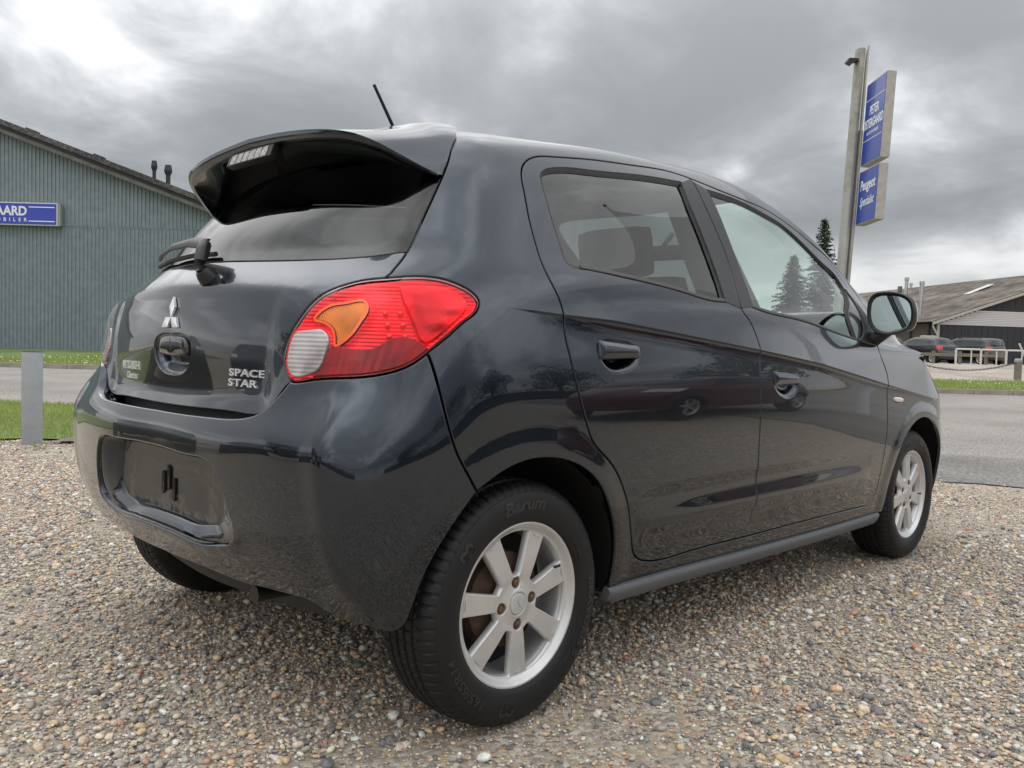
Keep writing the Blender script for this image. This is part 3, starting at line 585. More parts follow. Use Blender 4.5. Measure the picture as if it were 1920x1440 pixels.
# --- tailgate
HL = sl(np.concatenate([LAMP[i_low][None], TA['hatch_low'][1:], [[a17, TA['hatch_low'][-1][1]]]]), 1.5e-7, .008); HL[-1, 0] = a17
WBASE = sl(np.concatenate([TA['winbase'], [[a17, TA['winbase'][-1][1]+.001]]]), 1e-6, .01); WBASE[-1, 0] = a17
k_wb = near(SIDEG, TA['winbase'][0]); WBASE[0] = SIDEG[k_wb]
HH = TA['hhandle'][2:8]; HHs = sl(np.concatenate([[[a17, TA['hhandle'][2][1]]], HH[1:5], [[a17, TA['hhandle'][7][1]-.001]]]), 1e-8, .005); HHs[0, 0] = HHs[-1, 0] = a17
def seam_b(b0, b1, step=.012):
    n = max(2, int(abs(b1-b0)/step)); return np.stack([np.full(n+1, a17), np.linspace(b0, b1, n+1)], 1)
HATCH = join(WBASE[::-1][0:1], seam_b(WBASE[-1][1], HHs[0][1]), HHs, seam_b(HHs[-1][1], HL[-1][1]), HL[::-1], seg(LAMP, i_low, i_top), SIDEG[k_wb:][::-1], WBASE)
def hatch_off(V, q):
    z = V[:, 2]; y = np.abs(V[:, 1]); return -(.020*sstep(.90, .72, z)*(1-.6*sstep(.40, .55, y))+.0035*sstep(.46, .42, y)*sstep(1.0, .96, z)*sstep(.72, .76, z))
panel('tailgate', M_PAINT, CAR, [HATCH], [s17], mirror='merge', off=hatch_off, grid=.012, thick=.03)
# recessed grip of the tailgate, and its handle
def dist_to(q, L, closed=True):
    out = np.full(len(q), 1e9)
    for a, b in (zip(L, np.roll(L, -1, 0)) if closed else zip(L[:-1], L[1:])):
        ab = b-a; t = np.clip(((q-a)@ab)/(ab@ab+1e-12), 0, 1); out = np.minimum(out, np.linalg.norm(q-a-t[:, None]*ab, axis=1))
    return out
HHL = join(HHs, seam_b(HHs[-1][1], HHs[0][1]))
def grip_off(V, q): return -.004-.030*sstep(0, .030, dist_to(q, HHs, False))+hatch_off(V, q)
panel('grip_recess', M_PAINT, CAR, [HHL], [s17], mirror='merge', off=grip_off, grid=.005, rim=False, gap=-.004)
hb0, hb1 = HHs[0][1]-.003, HHs[0][1]-.053
HB = join(np.array([[a17, hb0]]), np.array([[a17-.030, hb0], [a17-.062, hb0-.003], [a17-.074, hb0-.011], [a17-.078, hb1+.014], [a17-.071, hb1+.003], [a17-.03, hb1]]), np.array([[a17, hb1]]))
panel('tailgate_handle', M_GLOSSB, CAR, [HB], [s17], mirror='merge', off=lambda V, q: hatch_off(V, q)-.001+.004*sstep(0, .014, dist_to(q, HB[:-1], False)), grid=.005, gap=0, lip=.004, thick=.02)
# --- rear window
b_wt = float(uv2ab([17, 12.75])[1])
WTOP = sl(np.concatenate([SIDEG[:1], wb((13.8, 12.15), (14.5, 12.5), (15.5, 12.7), (16.4, 12.75), (17, 12.75))]), 1e-6, .012); WTOP[-1, 0] = a17
HWIN = join(WBASE, seam_b(WBASE[-1][1], b_wt), WTOP[::-1], SIDEG[:k_wb+1])
panel('rear_window', M_GLASSH, CAR, [HWIN], [s17], mirror='merge', off=lambda V, q: -.0015-.034*sstep(1.12, 1.36, V[:, 2])*np.clip(1-(V[:, 1]/.56)**2, 0, 1), grid=.014, thick=.004)
# black ceramic border of the rear window, just inside the glass
fi = join(sl(wb((17, 9.02), (15.5, 8.99), (14.6, 9.02), (14.0, 9.15), (13.85, 9.5), (13.8, 10.3), (13.85, 11.2), (14.1, 11.8), (15.0, 12.15), (17, 12.2)), 1e-6, .012)[:-1], wb((17, 12.2)))
fi[0, 0] = a17
FRIT = join(WBASE, seam_b(WBASE[-1][1], fi[0][1])[1:], fi, seam_b(fi[-1][1], b_wt)[1:], WTOP[::-1], SIDEG[:k_wb+1])
panel('window_border', M_BLACK, CAR, [FRIT], [s17], mirror='merge', off=lambda V, q: -.006-.034*sstep(1.12, 1.36, V[:, 2])*np.clip(1-(V[:, 1]/.56)**2, 0, 1), grid=.014, rim=False)

# --- rear bumper
SHELF = sl(np.concatenate([LAMP[i_low][None], TA['shelf'][1:-1], [[a17, TA['shelf'][-1][1]]]]), 1.5e-7, .008); SHELF[-1, 0] = a17
b_bl = float(uv2ab([17, 1.72])[1])
BLOW = sl(np.concatenate([BARCH[-1:], TA['bump_low'][1:], [[a17, b_bl]]]), 1e-6, .008); BLOW[-1, 0] = a17
RCb = TA['recess']; REC = sl(np.concatenate([[[a17, RCb[0][1]+.0005]], RCb, [[a17, RCb[-1][1]+.0004]]]), 2.5e-8, .006); REC[0, 0] = REC[-1, 0] = a17
BUMP = join(SHELF[::-1][:1], seam_b(SHELF[-1][1], REC[0][1]), REC, seam_b(REC[-1][1], BLOW[-1][1]), BLOW[::-1], BARCH[::-1], BG[::-1], seg(LAMP, i_tip, i_low), SHELF)
def bump_off(V, q):
    x, y, z = V[:, 0], np.abs(V[:, 1]), V[:, 2]
    lipb = .006*np.exp(-((dist_to(q, REC, False)-.012)/.012)**2)*sstep(.47, .42, z)
    # shoulder that runs out from the lamp's corner and down the corner of the bumper
    sh = .010*np.exp(-((y-.665-.10*(.80-z))/.035)**2)*sstep(.80, .72, z)*sstep(.25, .40, z)
    return .004*sstep(.62, .68, z)*sstep(.60, .50, y)+lipb+sh+.010*np.exp(-((z-.665)/.055)**2)*sstep(.76, .66, y)
panel('rear_bumper', M_PAINT, CAR, [BUMP], [s17], mirror='merge', off=bump_off, grid=.013, thick=.05, lip=.004)
M_PLATE = None
def plate_mat():
    m, nt, N, L = new_mat('number_plate_well'); o = N('ShaderNodeOutputMaterial'); b = N('ShaderNodeBsdfPrincipled'); L(b.outputs[0], o.inputs[0])
    tc = N('ShaderNodeTexCoord'); sp = N('ShaderNodeSeparateXYZ'); L(tc.outputs['Object'], sp.inputs[0])
    def M(op, a, b=None):
        n = N('ShaderNodeMath'); n.operation = op
        for i, v in enumerate((a, b)):
            if v is None: continue
            if isinstance(v, (int, float)): n.inputs[i].default_value = v
            else: L(v, n.inputs[i])
        return n.outputs[0]
    # glue marks: where a plate's frame used to sit (y within 0.26, z .45-.565)
    ay = M('ABSOLUTE', sp.outputs[1]); dz = M('ABSOLUTE', M('SUBTRACT', sp.outputs[2], .508))
    n1 = N('ShaderNodeTexNoise'); n1.inputs['Scale'].default_value = 26; n1.inputs['Detail'].default_value = 5; n1.inputs['Distortion'].default_value = 1.2; L(tc.outputs['Object'], n1.inputs['Vector'])
    def band(v, c, w):
        r = N('ShaderNodeMapRange'); r.inputs[1].default_value = w; r.inputs[2].default_value = w*.35; L(M('ABSOLUTE', M('SUBTRACT', v, c)), r.inputs[0]); r.inputs[3].default_value = 0; r.inputs[4].default_value = 1; return r.outputs[0]
    e1 = M('MULTIPLY', band(ay, .235, .030), M('LESS_THAN', dz, .062)); e2 = M('MULTIPLY', band(dz, .055, .012), M('LESS_THAN', ay, .25))
    blot = band(ay, .04, .07)
    e = M('MAXIMUM', M('MAXIMUM', e1, e2), M('MULTIPLY', M('MULTIPLY', blot, M('GREATER_THAN', M('SUBTRACT', .49, sp.outputs[2]), 0)), M('LESS_THAN', dz, .075)))
    th = N('ShaderNodeMapRange'); th.inputs[1].default_value = .44; th.inputs[2].default_value = .54; L(n1.outputs['Fac'], th.inputs[0])
    f = M('MULTIPLY', e, th.outputs[0]); f2 = M('MULTIPLY', f, .4)
    mx = N('ShaderNodeMix'); mx.data_type = 'RGBA'; L(f2, mx.inputs[0]); mx.inputs[6].default_value = (.005, .006, .007, 1); mx.inputs[7].default_value = (.26, .245, .21, 1)
    L(mx.outputs[2], b.inputs['Base Color']); b.inputs['Roughness'].default_value = .5; b.inputs['Specular IOR Level'].default_value = .25
    c = N('ShaderNodeMapRange'); c.inputs[3].default_value = .7; c.inputs[4].default_value = .1; L(f, c.inputs[0]); L(c.outputs[0], b.inputs['Coat Weight']); b.inputs['Coat Roughness'].default_value = .06; return m
def plate_well():
    q = ab2uv(REC); O = SD(q[:, 0], q[:, 1]); n = nrm(SD, q[:, 0], q[:, 1]); O = O-n*.004      # right half, top centre -> bottom centre
    zt, zb = O[0, 2], O[-1, 2]
    def inner(P, k, x):
        t = (P[:, 2]-zb)/(zt-zb); sy = 1-(.15+.13*(1-t))*k; y = P[:, 1]*sy; z = P[:, 2].copy(); z = z+(.030*(1-t)**2-.004*t**3)*k
        xx = P[:, 0]*(1-k)+x*k; return np.stack([xx, y, z], 1)
    R_ = [O]
    e = O.copy(); e[:, 0] += .006; e[:, 1] *= .992; R_.append(e)
    for k in (.25, .5, .75, .93): R_.append(inner(O, k, -.486))
    R_.append(inner(O, 1.0, -.482)); c = np.array([-.482, 0, .515])
    last = R_[-1]
    for k in (.93, .6, .3): P = last.copy(); P[:, 1] *= k; P[:, 2] = c[2]+(last[:, 2]-c[2])*k; P[:, 0] = -.480; R_.append(P)
    n1 = len(O); V = []; F = []
    R_ = [np.concatenate([P, (P*[1, -1, 1])[::-1][1:-1]]) for P in R_]; m = len(R_[0])
    for P in R_: V += [tuple(p) for p in P]
    for i in range(len(R_)-1):
        for j in range(m): F.append((i*m+j, i*m+(j+1) % m, (i+1)*m+(j+1) % m, (i+1)*m+j))
    V.append(tuple(c*[1, 1, 1]+[.002, 0, 0])); F += [((len(R_)-1)*m+j, (len(R_)-1)*m+(j+1) % m, len(V)-1) for j in range(m)]
    bm = bmesh.new(); vs = [bm.verts.new(p) for p in V]
    for f in F: bm.faces.new([vs[i] for i in f])
    nring = 7
    def sub_mesh(faces):
        bm = bmesh.new(); ids = sorted({i for f in faces for i in f}); vs = {i: bm.verts.new(V[i]) for i in ids}
        for f in faces: bm.faces.new([vs[i] for i in f])
        b = MB(); b.bm.free(); b.bm = bm; return b
    bm.free(); fr = (nring-1)*m; o = sub_mesh(F[:fr]).build('plate_recess', M_PAINT, CAR, smooth=True)
    sub_mesh(F[fr:]).build('plate_panel', plate_mat(), o, smooth=True)
    # rounded lip along the foot of the recess, and a fine rib behind it
    k0 = int(len(O)*.66)
    for dx, dz, r in ((-.001, .002, .0045), (.010, .0065, .0022)):
        L_ = [p+np.array([dx, 0, dz]) for p in O[k0:]]; L_ = L_+[p*[1, -1, 1] for p in L_[::-1][1:]]
        L_ = L_[::2]; nn = len(L_); t = MB(); t.tube(L_, [r*min(1, .15+min(i, nn-1-i)/6) for i in range(nn)], 8); t.build('recess_lip', M_PAINT, o, smooth=True)
plate_well()
# three mounting slots
for (y, z, h) in ((.032, .512, .058), (0.0, .528, .064), (-.030, .50, .058)):
    m = MB(); n = 20; R = Matrix.Identity(3)
    xs_ = -.4808
    pts = [(xs_, y+.0085*math.cos(t), z+math.sin(t)*.0085+(h/2-.0085)*(1 if math.sin(t) > 0 else -1)) for t in np.linspace(0, 2*math.pi, n, endpoint=False)]
    m.prism(pts, (-.0035, 0, 0)); m.build('mounting_slot', M_DARK, CAR); m = MB(); m.box((xs_-.0032, y-.003, z-.012), (.003, .006, h*.45)); m.build('mounting_clip', M_DRUM, CAR)

# --- tail lamps
def dome(h, w, base=0.0): return lambda V, q: base+h*sstep(0, w, dist_to(q, LAMP))
M_RED = None
def lamp_mat(name, col, ridge, dirz=(1, 0, 0), metal=0.0, rough=.25, bs=.38):
    m, nt, N, L = new_mat(name); o = N('ShaderNodeOutputMaterial'); b = N('ShaderNodeBsdfPrincipled'); L(b.outputs[0], o.inputs[0])
    setin(b, Base_Color=tuple(col), Roughness=rough, Coat_Weight=.1, Metallic=metal); tc = N('ShaderNodeTexCoord')
    wv = N('ShaderNodeTexWave'); wv.bands_direction = 'Z' if dirz[2] else 'Y'; wv.inputs['Scale'].default_value = ridge; wv.inputs['Distortion'].default_value = .4; L(tc.outputs['Object'], wv.inputs['Vector'])
    bp = N('ShaderNodeBump'); bp.inputs['Strength'].default_value = bs; bp.inputs['Distance'].default_value = .003; L(wv.outputs['Fac'], bp.inputs['Height']); L(bp.outputs[0], b.inputs['Normal'])
    n = N('ShaderNodeTexNoise'); n.inputs['Scale'].default_value = 14; n.inputs['Detail'].default_value = 2; L(tc.outputs['Object'], n.inputs['Vector'])
    mr = N('ShaderNodeMapRange'); mr.inputs[1].default_value = .35; mr.inputs[2].default_value = .65; mr.inputs[3].default_value = .65; mr.inputs[4].default_value = 1.25; L(n.outputs['Fac'], mr.inputs[0])
    mx = N('ShaderNodeMix'); mx.data_type = 'RGBA'; mx.blend_type = 'MULTIPLY'; mx.inputs[0].default_value = 1; mx.inputs[6].default_value = tuple(col)+(1,); L(mr.outputs[0], mx.inputs[7]); L(mx.outputs[2], b.inputs['Base Color'])
    return m
M_RED = lamp_mat('red_reflector', (1.0, .004, .012), 40, (0, 0, 1), metal=.5); M_DRED = lamp_mat('dark_red_reflector', (.26, .0005, .004), 22, (0, 1, 0), metal=.4, rough=.35)
M_RED2 = lamp_mat('side_reflector', (1.0, .005, .014), 9, (0, 0, 1), metal=.6, rough=.22)
M_REDRIM = pbr('lamp_rim_red', (.28, .008, .014), .15, coat=1.0)
M_AMB = lamp_mat('amber_reflector', (.62, .16, .012), 60, (0, 1, 0), metal=.4, bs=.3); M_AMBRIM = pbr('amber_rim', (1.0, .12, .03), .2, metal=.4); M_WHT = lamp_mat('clear_reflector', (.46, .43, .43), 34, (0, 0, 1), metal=.4, rough=.25, bs=.2)
M_LED = pbr('led_cell', (1.0, .05, .04), .2)
def inset_ab(L, d):
    L = L if area(L) > 0 else L[::-1]; e = np.roll(L, -1, 0)-L; e /= np.linalg.norm(e, axis=1, keepdims=True)+1e-9
    n = np.stack([-e[:, 1], e[:, 0]], 1); m = n+np.roll(n, 1, 0); m /= np.linalg.norm(m, axis=1, keepdims=True)+1e-9; return L+m*d
WHT = sl(TA['white'], 2e-8, .005, closed=True); AMB = sl(TA['amber'], 2e-8, .005, closed=True)
DIV = sl(wb((14.20, 6.78), (13.95, 6.70), (13.7, 6.72), (13.45, 6.95), (13.25, 6.95), (13.05, 6.78)), 1e-8, .006)
LIN = inset_ab(LAMP, .006)
LOWR = np.concatenate([DIV, LIN[::-1][0:0]])
def lamp_set(mir):
    def P(name, mat, par, loops, **k):
        V, F, Nn = panel_data(CARSKIN, loops, (), **k)
        if mir: V, F, Nn = mirror_data(V, F, Nn)
        return mesh_np(name, V, F, mat, par, Nn)
    l = P('tail_lamp', M_LENS, CAR, [LAMP], off=dome(.011, .030, .001), grid=.009, gap=.005, thick=.012, lip=.003)
    ring = P('lamp_rim', M_REDRIM, l, [LAMP, inset_ab(LAMP, .007)], off=dome(.006, .02, -.002), grid=.006, gap=.005, rim=False)
    P('red_reflector', M_RED, l, [inset_ab(LAMP, .006), WHT, AMB], off=lambda V, q: -.004-.012*sstep(0, .03, dist_to(q, LAMP))+.006*sstep(.012, 0, np.minimum(dist_to(q, WHT), dist_to(q, AMB))), grid=.007, rim=False, gap=0)
    P('clear_reflector', M_WHT, l, [WHT], off=lambda V, q: np.full(len(V), .001), grid=.007, thick=.012, gap=.001)
    P('amber_reflector', M_AMB, l, [inset_ab(AMB, .0055)], off=lambda V, q: np.full(len(V), -.004), grid=.007, thick=.01, gap=0)
    P('amber_rim', M_AMBRIM, l, [AMB, inset_ab(AMB, .0055)], off=lambda V, q: np.full(len(V), -.001), grid=.004, rim=False, gap=0)
        # dark lower strip: between the divider and the lower rim
    k0 = near(LIN, DIV[-1]); k1 = near(LIN, uv2ab(np.array([14.40, 6.02])))
    A = seg(LIN, k0, k1) if len(seg(LIN, k0, k1)) < len(seg(LIN, k1, k0)) else seg(LIN, k1, k0)[::-1]
    LS = join(DIV, A, uv2ab(np.array([[14.33, 6.20], [14.29, 6.5]])))
    P('lower_reflector', M_DRED, l, [LS], off=lambda V, q: np.full(len(V), -.001), grid=.007, thick=.01, gap=.002)
    SZ = sl(wb((13.30, 8.04), (12.8, 8.06), (12.5, 7.9), (12.40, 7.70), (12.55, 7.36), (12.85, 7.02), (13.06, 6.86), (13.16, 7.3), (13.30, 8.04)), 1e-8, .006)[:-1]
    P('side_reflector', M_RED2, l, [SZ], off=lambda V, q: np.full(len(V), -.0035)+.003*sstep(0, .03, dist_to(q, SZ)), grid=.007, thick=.010, gap=0, lip=.002)
    # led cells
    for k, (u, v) in enumerate(((13.50, 7.46), (13.30, 7.46), (13.50, 7.22), (13.30, 7.22), (13.50, 6.99), (13.30, 6.99))):
        c = uvp(u, v); n = uvn(u, v)
        if mir: c.y *= -1; n.y *= -1
        m = MB(); m.lathe([(.0001, .004), (.003, .0035), (.0048, .001), (.0055, -.002), (.0065, -.004)], 14)
        m.build('led_cell', M_LED, l, smooth=True, M=Matrix.Translation(c-n*.010) @ n.to_track_quat('Z', 'Y').to_matrix().to_4x4())
    return l
lamp_set(False); lamp_set(True)

# --- windows of the doors
def glass_set(WIN, gm, mirn='copy'):
    panel('window_glass', gm, CAR, [inset_ab(WIN, .004)], mirror=mirn, off=lambda V, q: np.full(len(V), -.010), grid=.02, rim=False, gap=0)
    panel('window_seal', M_RUBBER, CAR, [inset_ab(WIN, -.0018), inset_ab(WIN, .0125)], mirror=mirn, off=lambda V, q: -.0025-.006*sstep(0, .012, dist_to(q, WIN)), grid=.006, rim=False, gap=0, thick=.01)
glass_set(WINR, M_GLASSR); glass_set(WINF, M_GLASSF)
def strip(L0, w, name, mat, off=.002, mirn='copy', **k):
    L0 = np.asarray(L0); e = np.gradient(L0, axis=0); e /= np.linalg.norm(e, axis=1, keepdims=True)+1e-9; n = np.stack([-e[:, 1], e[:, 0]], 1)
    panel(name, mat, CAR, [np.concatenate([L0, (L0+n*w)[::-1]])], mirror=mirn, off=lambda V, q: np.full(len(V), off), grid=.01, gap=0, lip=.002, thick=.006, **k)
# belt seals (lighter rubber strip under the glass)
lo_r = sl(TA['win_rear'][12:18], 1e-6, .012); strip(lo_r, .011, 'belt_seal', M_SEALG)
lo_f = sl(TA['win_front'][9:14], 1e-6, .012); strip(lo_f, .011, 'belt_seal', M_SEALG)
# satin black film on the B pillar
wr = TA['win_rear']; wf = TA['win_front']
TRR = join(resample(np.array([wr[6], DTOP[0]+(-.0+.004, -.004)]), .01), BGAP[near(BGAP, TA['B'][0]):near(BGAP, TA['B'][7])+1]+(.0045, 0), resample(np.array([BGAP[near(BGAP, TA['B'][7])]+(.0045, 0), wr[12]]), .01), wr[12:5:-1])
panel('pillar_film', M_TRIM, CAR, [TRR], mirror='copy', off=lambda V, q: np.full(len(V), .0016), grid=.014, gap=0, lip=.0008, thick=.002, drop=.0004)
TRF = join(BGAP[near(BGAP, TA['B'][0])+2:near(BGAP, TA['B'][7])+1]-(.0045, 0), resample(np.array([BGAP[near(BGAP, TA['B'][7])]-(.0045, 0), wf[13]]), .01), wf[13:], wf[:1], resample(np.array([wf[0], BGAP[near(BGAP, TA['B'][0])+2]-(.0045, 0)]), .01))
panel('pillar_film', M_TRIM, CAR, [TRF], mirror='copy', off=lambda V, q: np.full(len(V), .0016), grid=.014, gap=0, lip=.0008, thick=.002, drop=.0004)
# mirror base triangle
SAIL = corner_line(uv2ab(np.array([ab2uv(wf[6]), (4.50, 9.95), (4.82, 9.05), (5.04, 8.2), (5.22, 7.5), ab2uv(wf[9])])), [0, 4, 5], 1e-7)
panel('mirror_base', M_BLACK, CAR, [SAIL], mirror='copy', off=lambda V, q: np.full(len(V), .004), grid=.012, gap=0, lip=.003, thick=.010)
# windscreen
WSL = join(WS, line_u(0.0, 9.12, 13.15)); panel('windscreen', M_GLASSW, CAR, [WSL], [(0, 0.0)], mirror='merge', off=lambda V, q: np.full(len(V), -.002), grid=.03, thick=.004)
# front lamps, side repeaters, handles
panel('headlamp', M_LENS, CAR, [HDL], mirror='copy', off=lambda V, q: .002+.006*sstep(0, .03, dist_to(q, HDL)), grid=.012, thick=.01)
panel('headlamp_bowl', pbr('headlamp_bowl', (.5, .5, .5), .3, metal=.8), CAR, [HDL], mirror='copy', off=lambda V, q: -.03*sstep(0, .03, dist_to(q, HDL)), grid=.02, rim=False)
panel('side_repeater', pbr('repeater_lens', (.75, .62, .55), .2, coat=1, bump=.3, bscale=120), CAR, [REP], mirror='copy', off=lambda V, q: .003+.004*sstep(0, .012, dist_to(q, REP)), grid=.006, gap=.002, lip=.002)
def handle(HN, u0, u1, v0, v1):
    panel('handle_recess', M_PAINT, CAR, [HN], mirror='copy', off=lambda V, q: -.001-.022*sstep(0, .030, dist_to(q, HN)), grid=.006, rim=False, gap=-.004)
    q = wb((u0, v1), (u1, v1-.10), (u1, v0+.05), (u0, v0)); c = q.mean(0)
    q = fillet(resample(q, .011, closed=True), 2)
    panel('door_handle', M_PAINT, CAR, [q], mirror='copy', off=lambda V, qq: .003+.007*sstep(0, .016, dist_to(qq, q)), grid=.005, gap=0, lip=.003, thick=.012)
handle(HND_R, 10.70, 10.04, 6.58, 7.02); handle(HND_F, 7.875, 7.40, 5.83, 6.27)

# --- side skirt (grey moulding under the sill)
def skirt(sgn):
    xs = np.linspace(.312, 2.085, 60); V = []; F = []; Nn = []
    zt = np.interp(xs, [.314, .576, 1.007, 1.567, 2.093], [.268, .266, .258, .250, .250])
    prof = [(-.006, .004), (.010, .001), (.016, -.006), (.018, -.014), (.010, -.034), (.002, -.042), (-.03, -.044)]
    yb = np.interp(xs, [.3, .6, 1.0, 1.6, 2.1], [.786, .786, .784, .783, .783])
    for i, x in enumerate(xs):
        k = 1.0 if 0 < i < 59 else .75
        for dy, dz in prof: V.append((x, sgn*(yb[i]+dy*k), zt[i]+dz*k))
    n = len(prof)
    for i in range(59):
        for j in range(n-1): F.append((i*n+j, i*n+j+1, (i+1)*n+j+1, (i+1)*n+j))
    F.append(tuple(range(n))); F.append(tuple(range(59*n, 60*n)))
    bm = bmesh.new(); vs = [bm.verts.new(p) for p in V]
    for f in F: bm.faces.new([vs[i] for i in f])
    b = MB(); b.bm.free(); b.bm = bm; b.build('side_skirt', M_SKIRT, CAR, smooth=True)
skirt(-1); skirt(1)

# --- spoiler
def cr(P, t):
    P = np.asarray(P, float); n = len(P); t = np.asarray(t)*(n-1); i = np.clip(t.astype(int), 0, n-2); f = (t-i)[:, None]
    p0 = P[np.maximum(i-1, 0)]; p1 = P[i]; p2 = P[i+1]; p3 = P[np.minimum(i+2, n-1)]
    return .5*((2*p1)+(-p0+p2)*f+(2*p0-5*p1+4*p2-p3)*f*f+(-p0+3*p1-3*p2+p3)*f**3)
E_ = [(.115, 0, 1.484), (.110, .2, 1.477), (.095, .34, 1.464), (.068, .43, 1.446), (.030, .485, 1.414), (-.018, .521, 1.366), (-.052, .547, 1.322), (-.083, .565, 1.280)]
F_ = [(-.276, 0, 1.413), (-.277, .17, 1.404), (-.272, .31, 1.390), (-.252, .41, 1.374), (-.218, .470, 1.352), (-.170, .513, 1.322), (-.130, .543, 1.298), (-.094, .568, 1.280)]
G_ = [(-.120, 0, 1.363), (-.115, .17, 1.360), (-.10, .31, 1.351), (-.082, .41, 1.335), (-.070, .475, 1.312), (-.068, .515, 1.294), (-.076, .540, 1.280), (-.084, .560, 1.270)]
nt_ = 90; tt = np.linspace(0, 1, nt_)
tt = np.concatenate([-tt[::-1][:-1], tt])
def curve_sym(P): 
    c = cr(P, np.abs(tt)); c[:, 1] *= np.where(tt < 0, 1, -1); return c
G_ = [(a_+.034, b_, c_-.006) for a_, b_, c_ in G_[:5]]+[(a_+.012, b_, c_) for a_, b_, c_ in G_[5:7]]+G_[7:]
Ec, Fc, Gc = curve_sym(E_), curve_sym(F_), curve_sym(G_)
side_w = sstep(.45, .75, np.abs(tt))[:, None]; taper = (1-sstep(.80, 1.0, np.abs(tt)))[:, None]
rows = []
d = Fc-Ec; up = np.array([0.25, 0, 1.0])
tan = np.gradient(Fc, axis=0); nn_ = np.cross(d, tan); nn_ /= np.linalg.norm(nn_, axis=1, keepdims=True)+1e-9; nn_ *= np.sign(nn_[:, 2:3]+1e-6)
tap2 = (1-sstep(.30, .62, np.abs(tt)))[:, None]
rows.append(Ec-nn_*.012)
rows.append(Ec+nn_*.004*taper)
for s in np.linspace(.04, 1, 14):
    bul = .012*math.exp(-((s-.16)/.22)**2)-.004*math.sin(math.pi*s)*(1 if s > .3 else 0)
    rows.append(Ec+d*s+nn_*bul*tap2+nn_*.003)
thk = .016*taper+.004
down = -nn_
rows.append(Fc+down*thk*.25-(d/np.linalg.norm(d, axis=1, keepdims=True))*-.0025)
rows.append(Fc+down*thk*.8)
rows.append(Fc+down*thk+(Gc-Fc)*.04)
for s in (.12, .3, .55, .8, 1.0): rows.append(Fc+down*thk*(1-s)+(Gc-Fc)*s+nn_*.005*math.sin(math.pi*s)*taper)
rows = np.array(rows); nr_, nc_ = rows.shape[:2]
Fs = [(i*nc_+j, i*nc_+j+1, (i+1)*nc_+j+1, (i+1)*nc_+j) for i in range(nr_-1) for j in range(nc_-1)]
bm = bmesh.new(); vs = [bm.verts.new(p) for p in rows.reshape(-1, 3)]
for f in Fs: bm.faces.new([vs[i] for i in f])
b = MB(); b.bm.free(); b.bm = bm; SPO = b.build('roof_spoiler', M_PAINT, CAR, smooth=True)
# high brake lamp under its lip
m = MB(); m.box((-.262, 0, 1.374), (.024, .236, .046), Matrix.Rotation(.35, 3, 'Y'), .006); hb = m.build('brake_lamp', M_BLACK, SPO, smooth=True)
for k in range(6):
    m = MB(); m.box((-.2745, -.0825+k*.033, 1.3715), (.006, .029, .030), Matrix.Rotation(.35, 3, 'Y'), .002); m.build('lamp_cell', pbr('brake_lamp_cell', (.34, .32, .31), .15, metal=.5, coat=.5, bump=.8, bscale=70) if k == 0 else bpy.data.materials['brake_lamp_cell'], hb, smooth=True)

# --- antenna
m = MB(); m.lathe([(.0001, .018), (.012, .016), (.02, .006), (.024, 0)], 20, c=(.225, 0, 1.490)); an = m.build('antenna', M_BLACK, CAR, smooth=True)
m = MB(); m.tube([(.225, 0, 1.500), (.20, 0, 1.545), (.125, 0, 1.655)], [.006, .0055, .0048], 10); m.build('antenna_rod', M_BLACK, an, smooth=True)

# --- rear wiper
WIP = empty('rear_wiper'); WIP.parent = CAR
m = MB(); m.lathe([(.0001, .030), (.016, .028), (.022, .016), (.026, 0)], 24, axis='z')
pv = uvp(16.36, 8.24); nv = uvn(16.36, 8.24)
Mx = Matrix.Translation(pv) @ nv.to_track_quat('Z', 'Y').to_matrix().to_4x4(); m.build('wiper_pivot', M_BLACK, WIP, smooth=True, M=Mx)
def wp(u, v, h): 
    p = uvp(u, v); n = uvn(u, v); return p+n*h
arm = [wp(16.36, 8.22, .026), wp(16.38, 8.36, .042), wp(16.42, 8.58, .050), wp(16.50, 8.78, .052), wp(16.62, 8.90, .050)]
m = MB(); m.tube([tuple(p) for p in arm], [.012, .015, .017, .016, .011], 12); m.build('wiper_cover', M_BLACK, WIP, smooth=True)
arm2 = [wp(16.55, 8.86, .052), wp(17.0, 8.98, .052), wp(17.8, 9.05, .044), wp(18.6, 9.06, .032), wp(19.15, 9.06, .024)]
m = MB()
pts = [p for p in arm2]; bmm = m.bm; prev = None
for i, p in enumerate(pts):
    t = (pts[min(i+1, 4)]-pts[max(i-1, 0)]).normalized(); n = uvn(17.5, 9.0); s_ = t.cross(n); wdt = [.017, .016, .013, .010, .006][i]; th = .005
    r = [bmm.verts.new(p+s_*wdt+n*0), bmm.verts.new(p+s_*wdt*.5+n*th), bmm.verts.new(p-s_*wdt*.5+n*th), bmm.verts.new(p-s_*wdt), bmm.verts.new(p-s_*wdt-n*.004), bmm.verts.new(p+s_*wdt-n*.004)]
    if prev:
        for k in range(6): bmm.faces.new((prev[k], prev[(k+1) % 6], r[(k+1) % 6], r[k]))
    else: bmm.faces.new(r[::-1])
    prev = r
bmm.faces.new(prev); m.build('wiper_arm', M_BLACK, WIP, smooth=True)
bl = [wp(16.62, 8.93, .009), wp(17.2, 8.95, .011), wp(18.2, 8.95, .011), wp(19.2, 8.95, .010)]
m = MB(); m.tube([tuple(p) for p in bl], .0065, 8); m.build('wiper_blade', M_RUBBER, WIP, smooth=True)

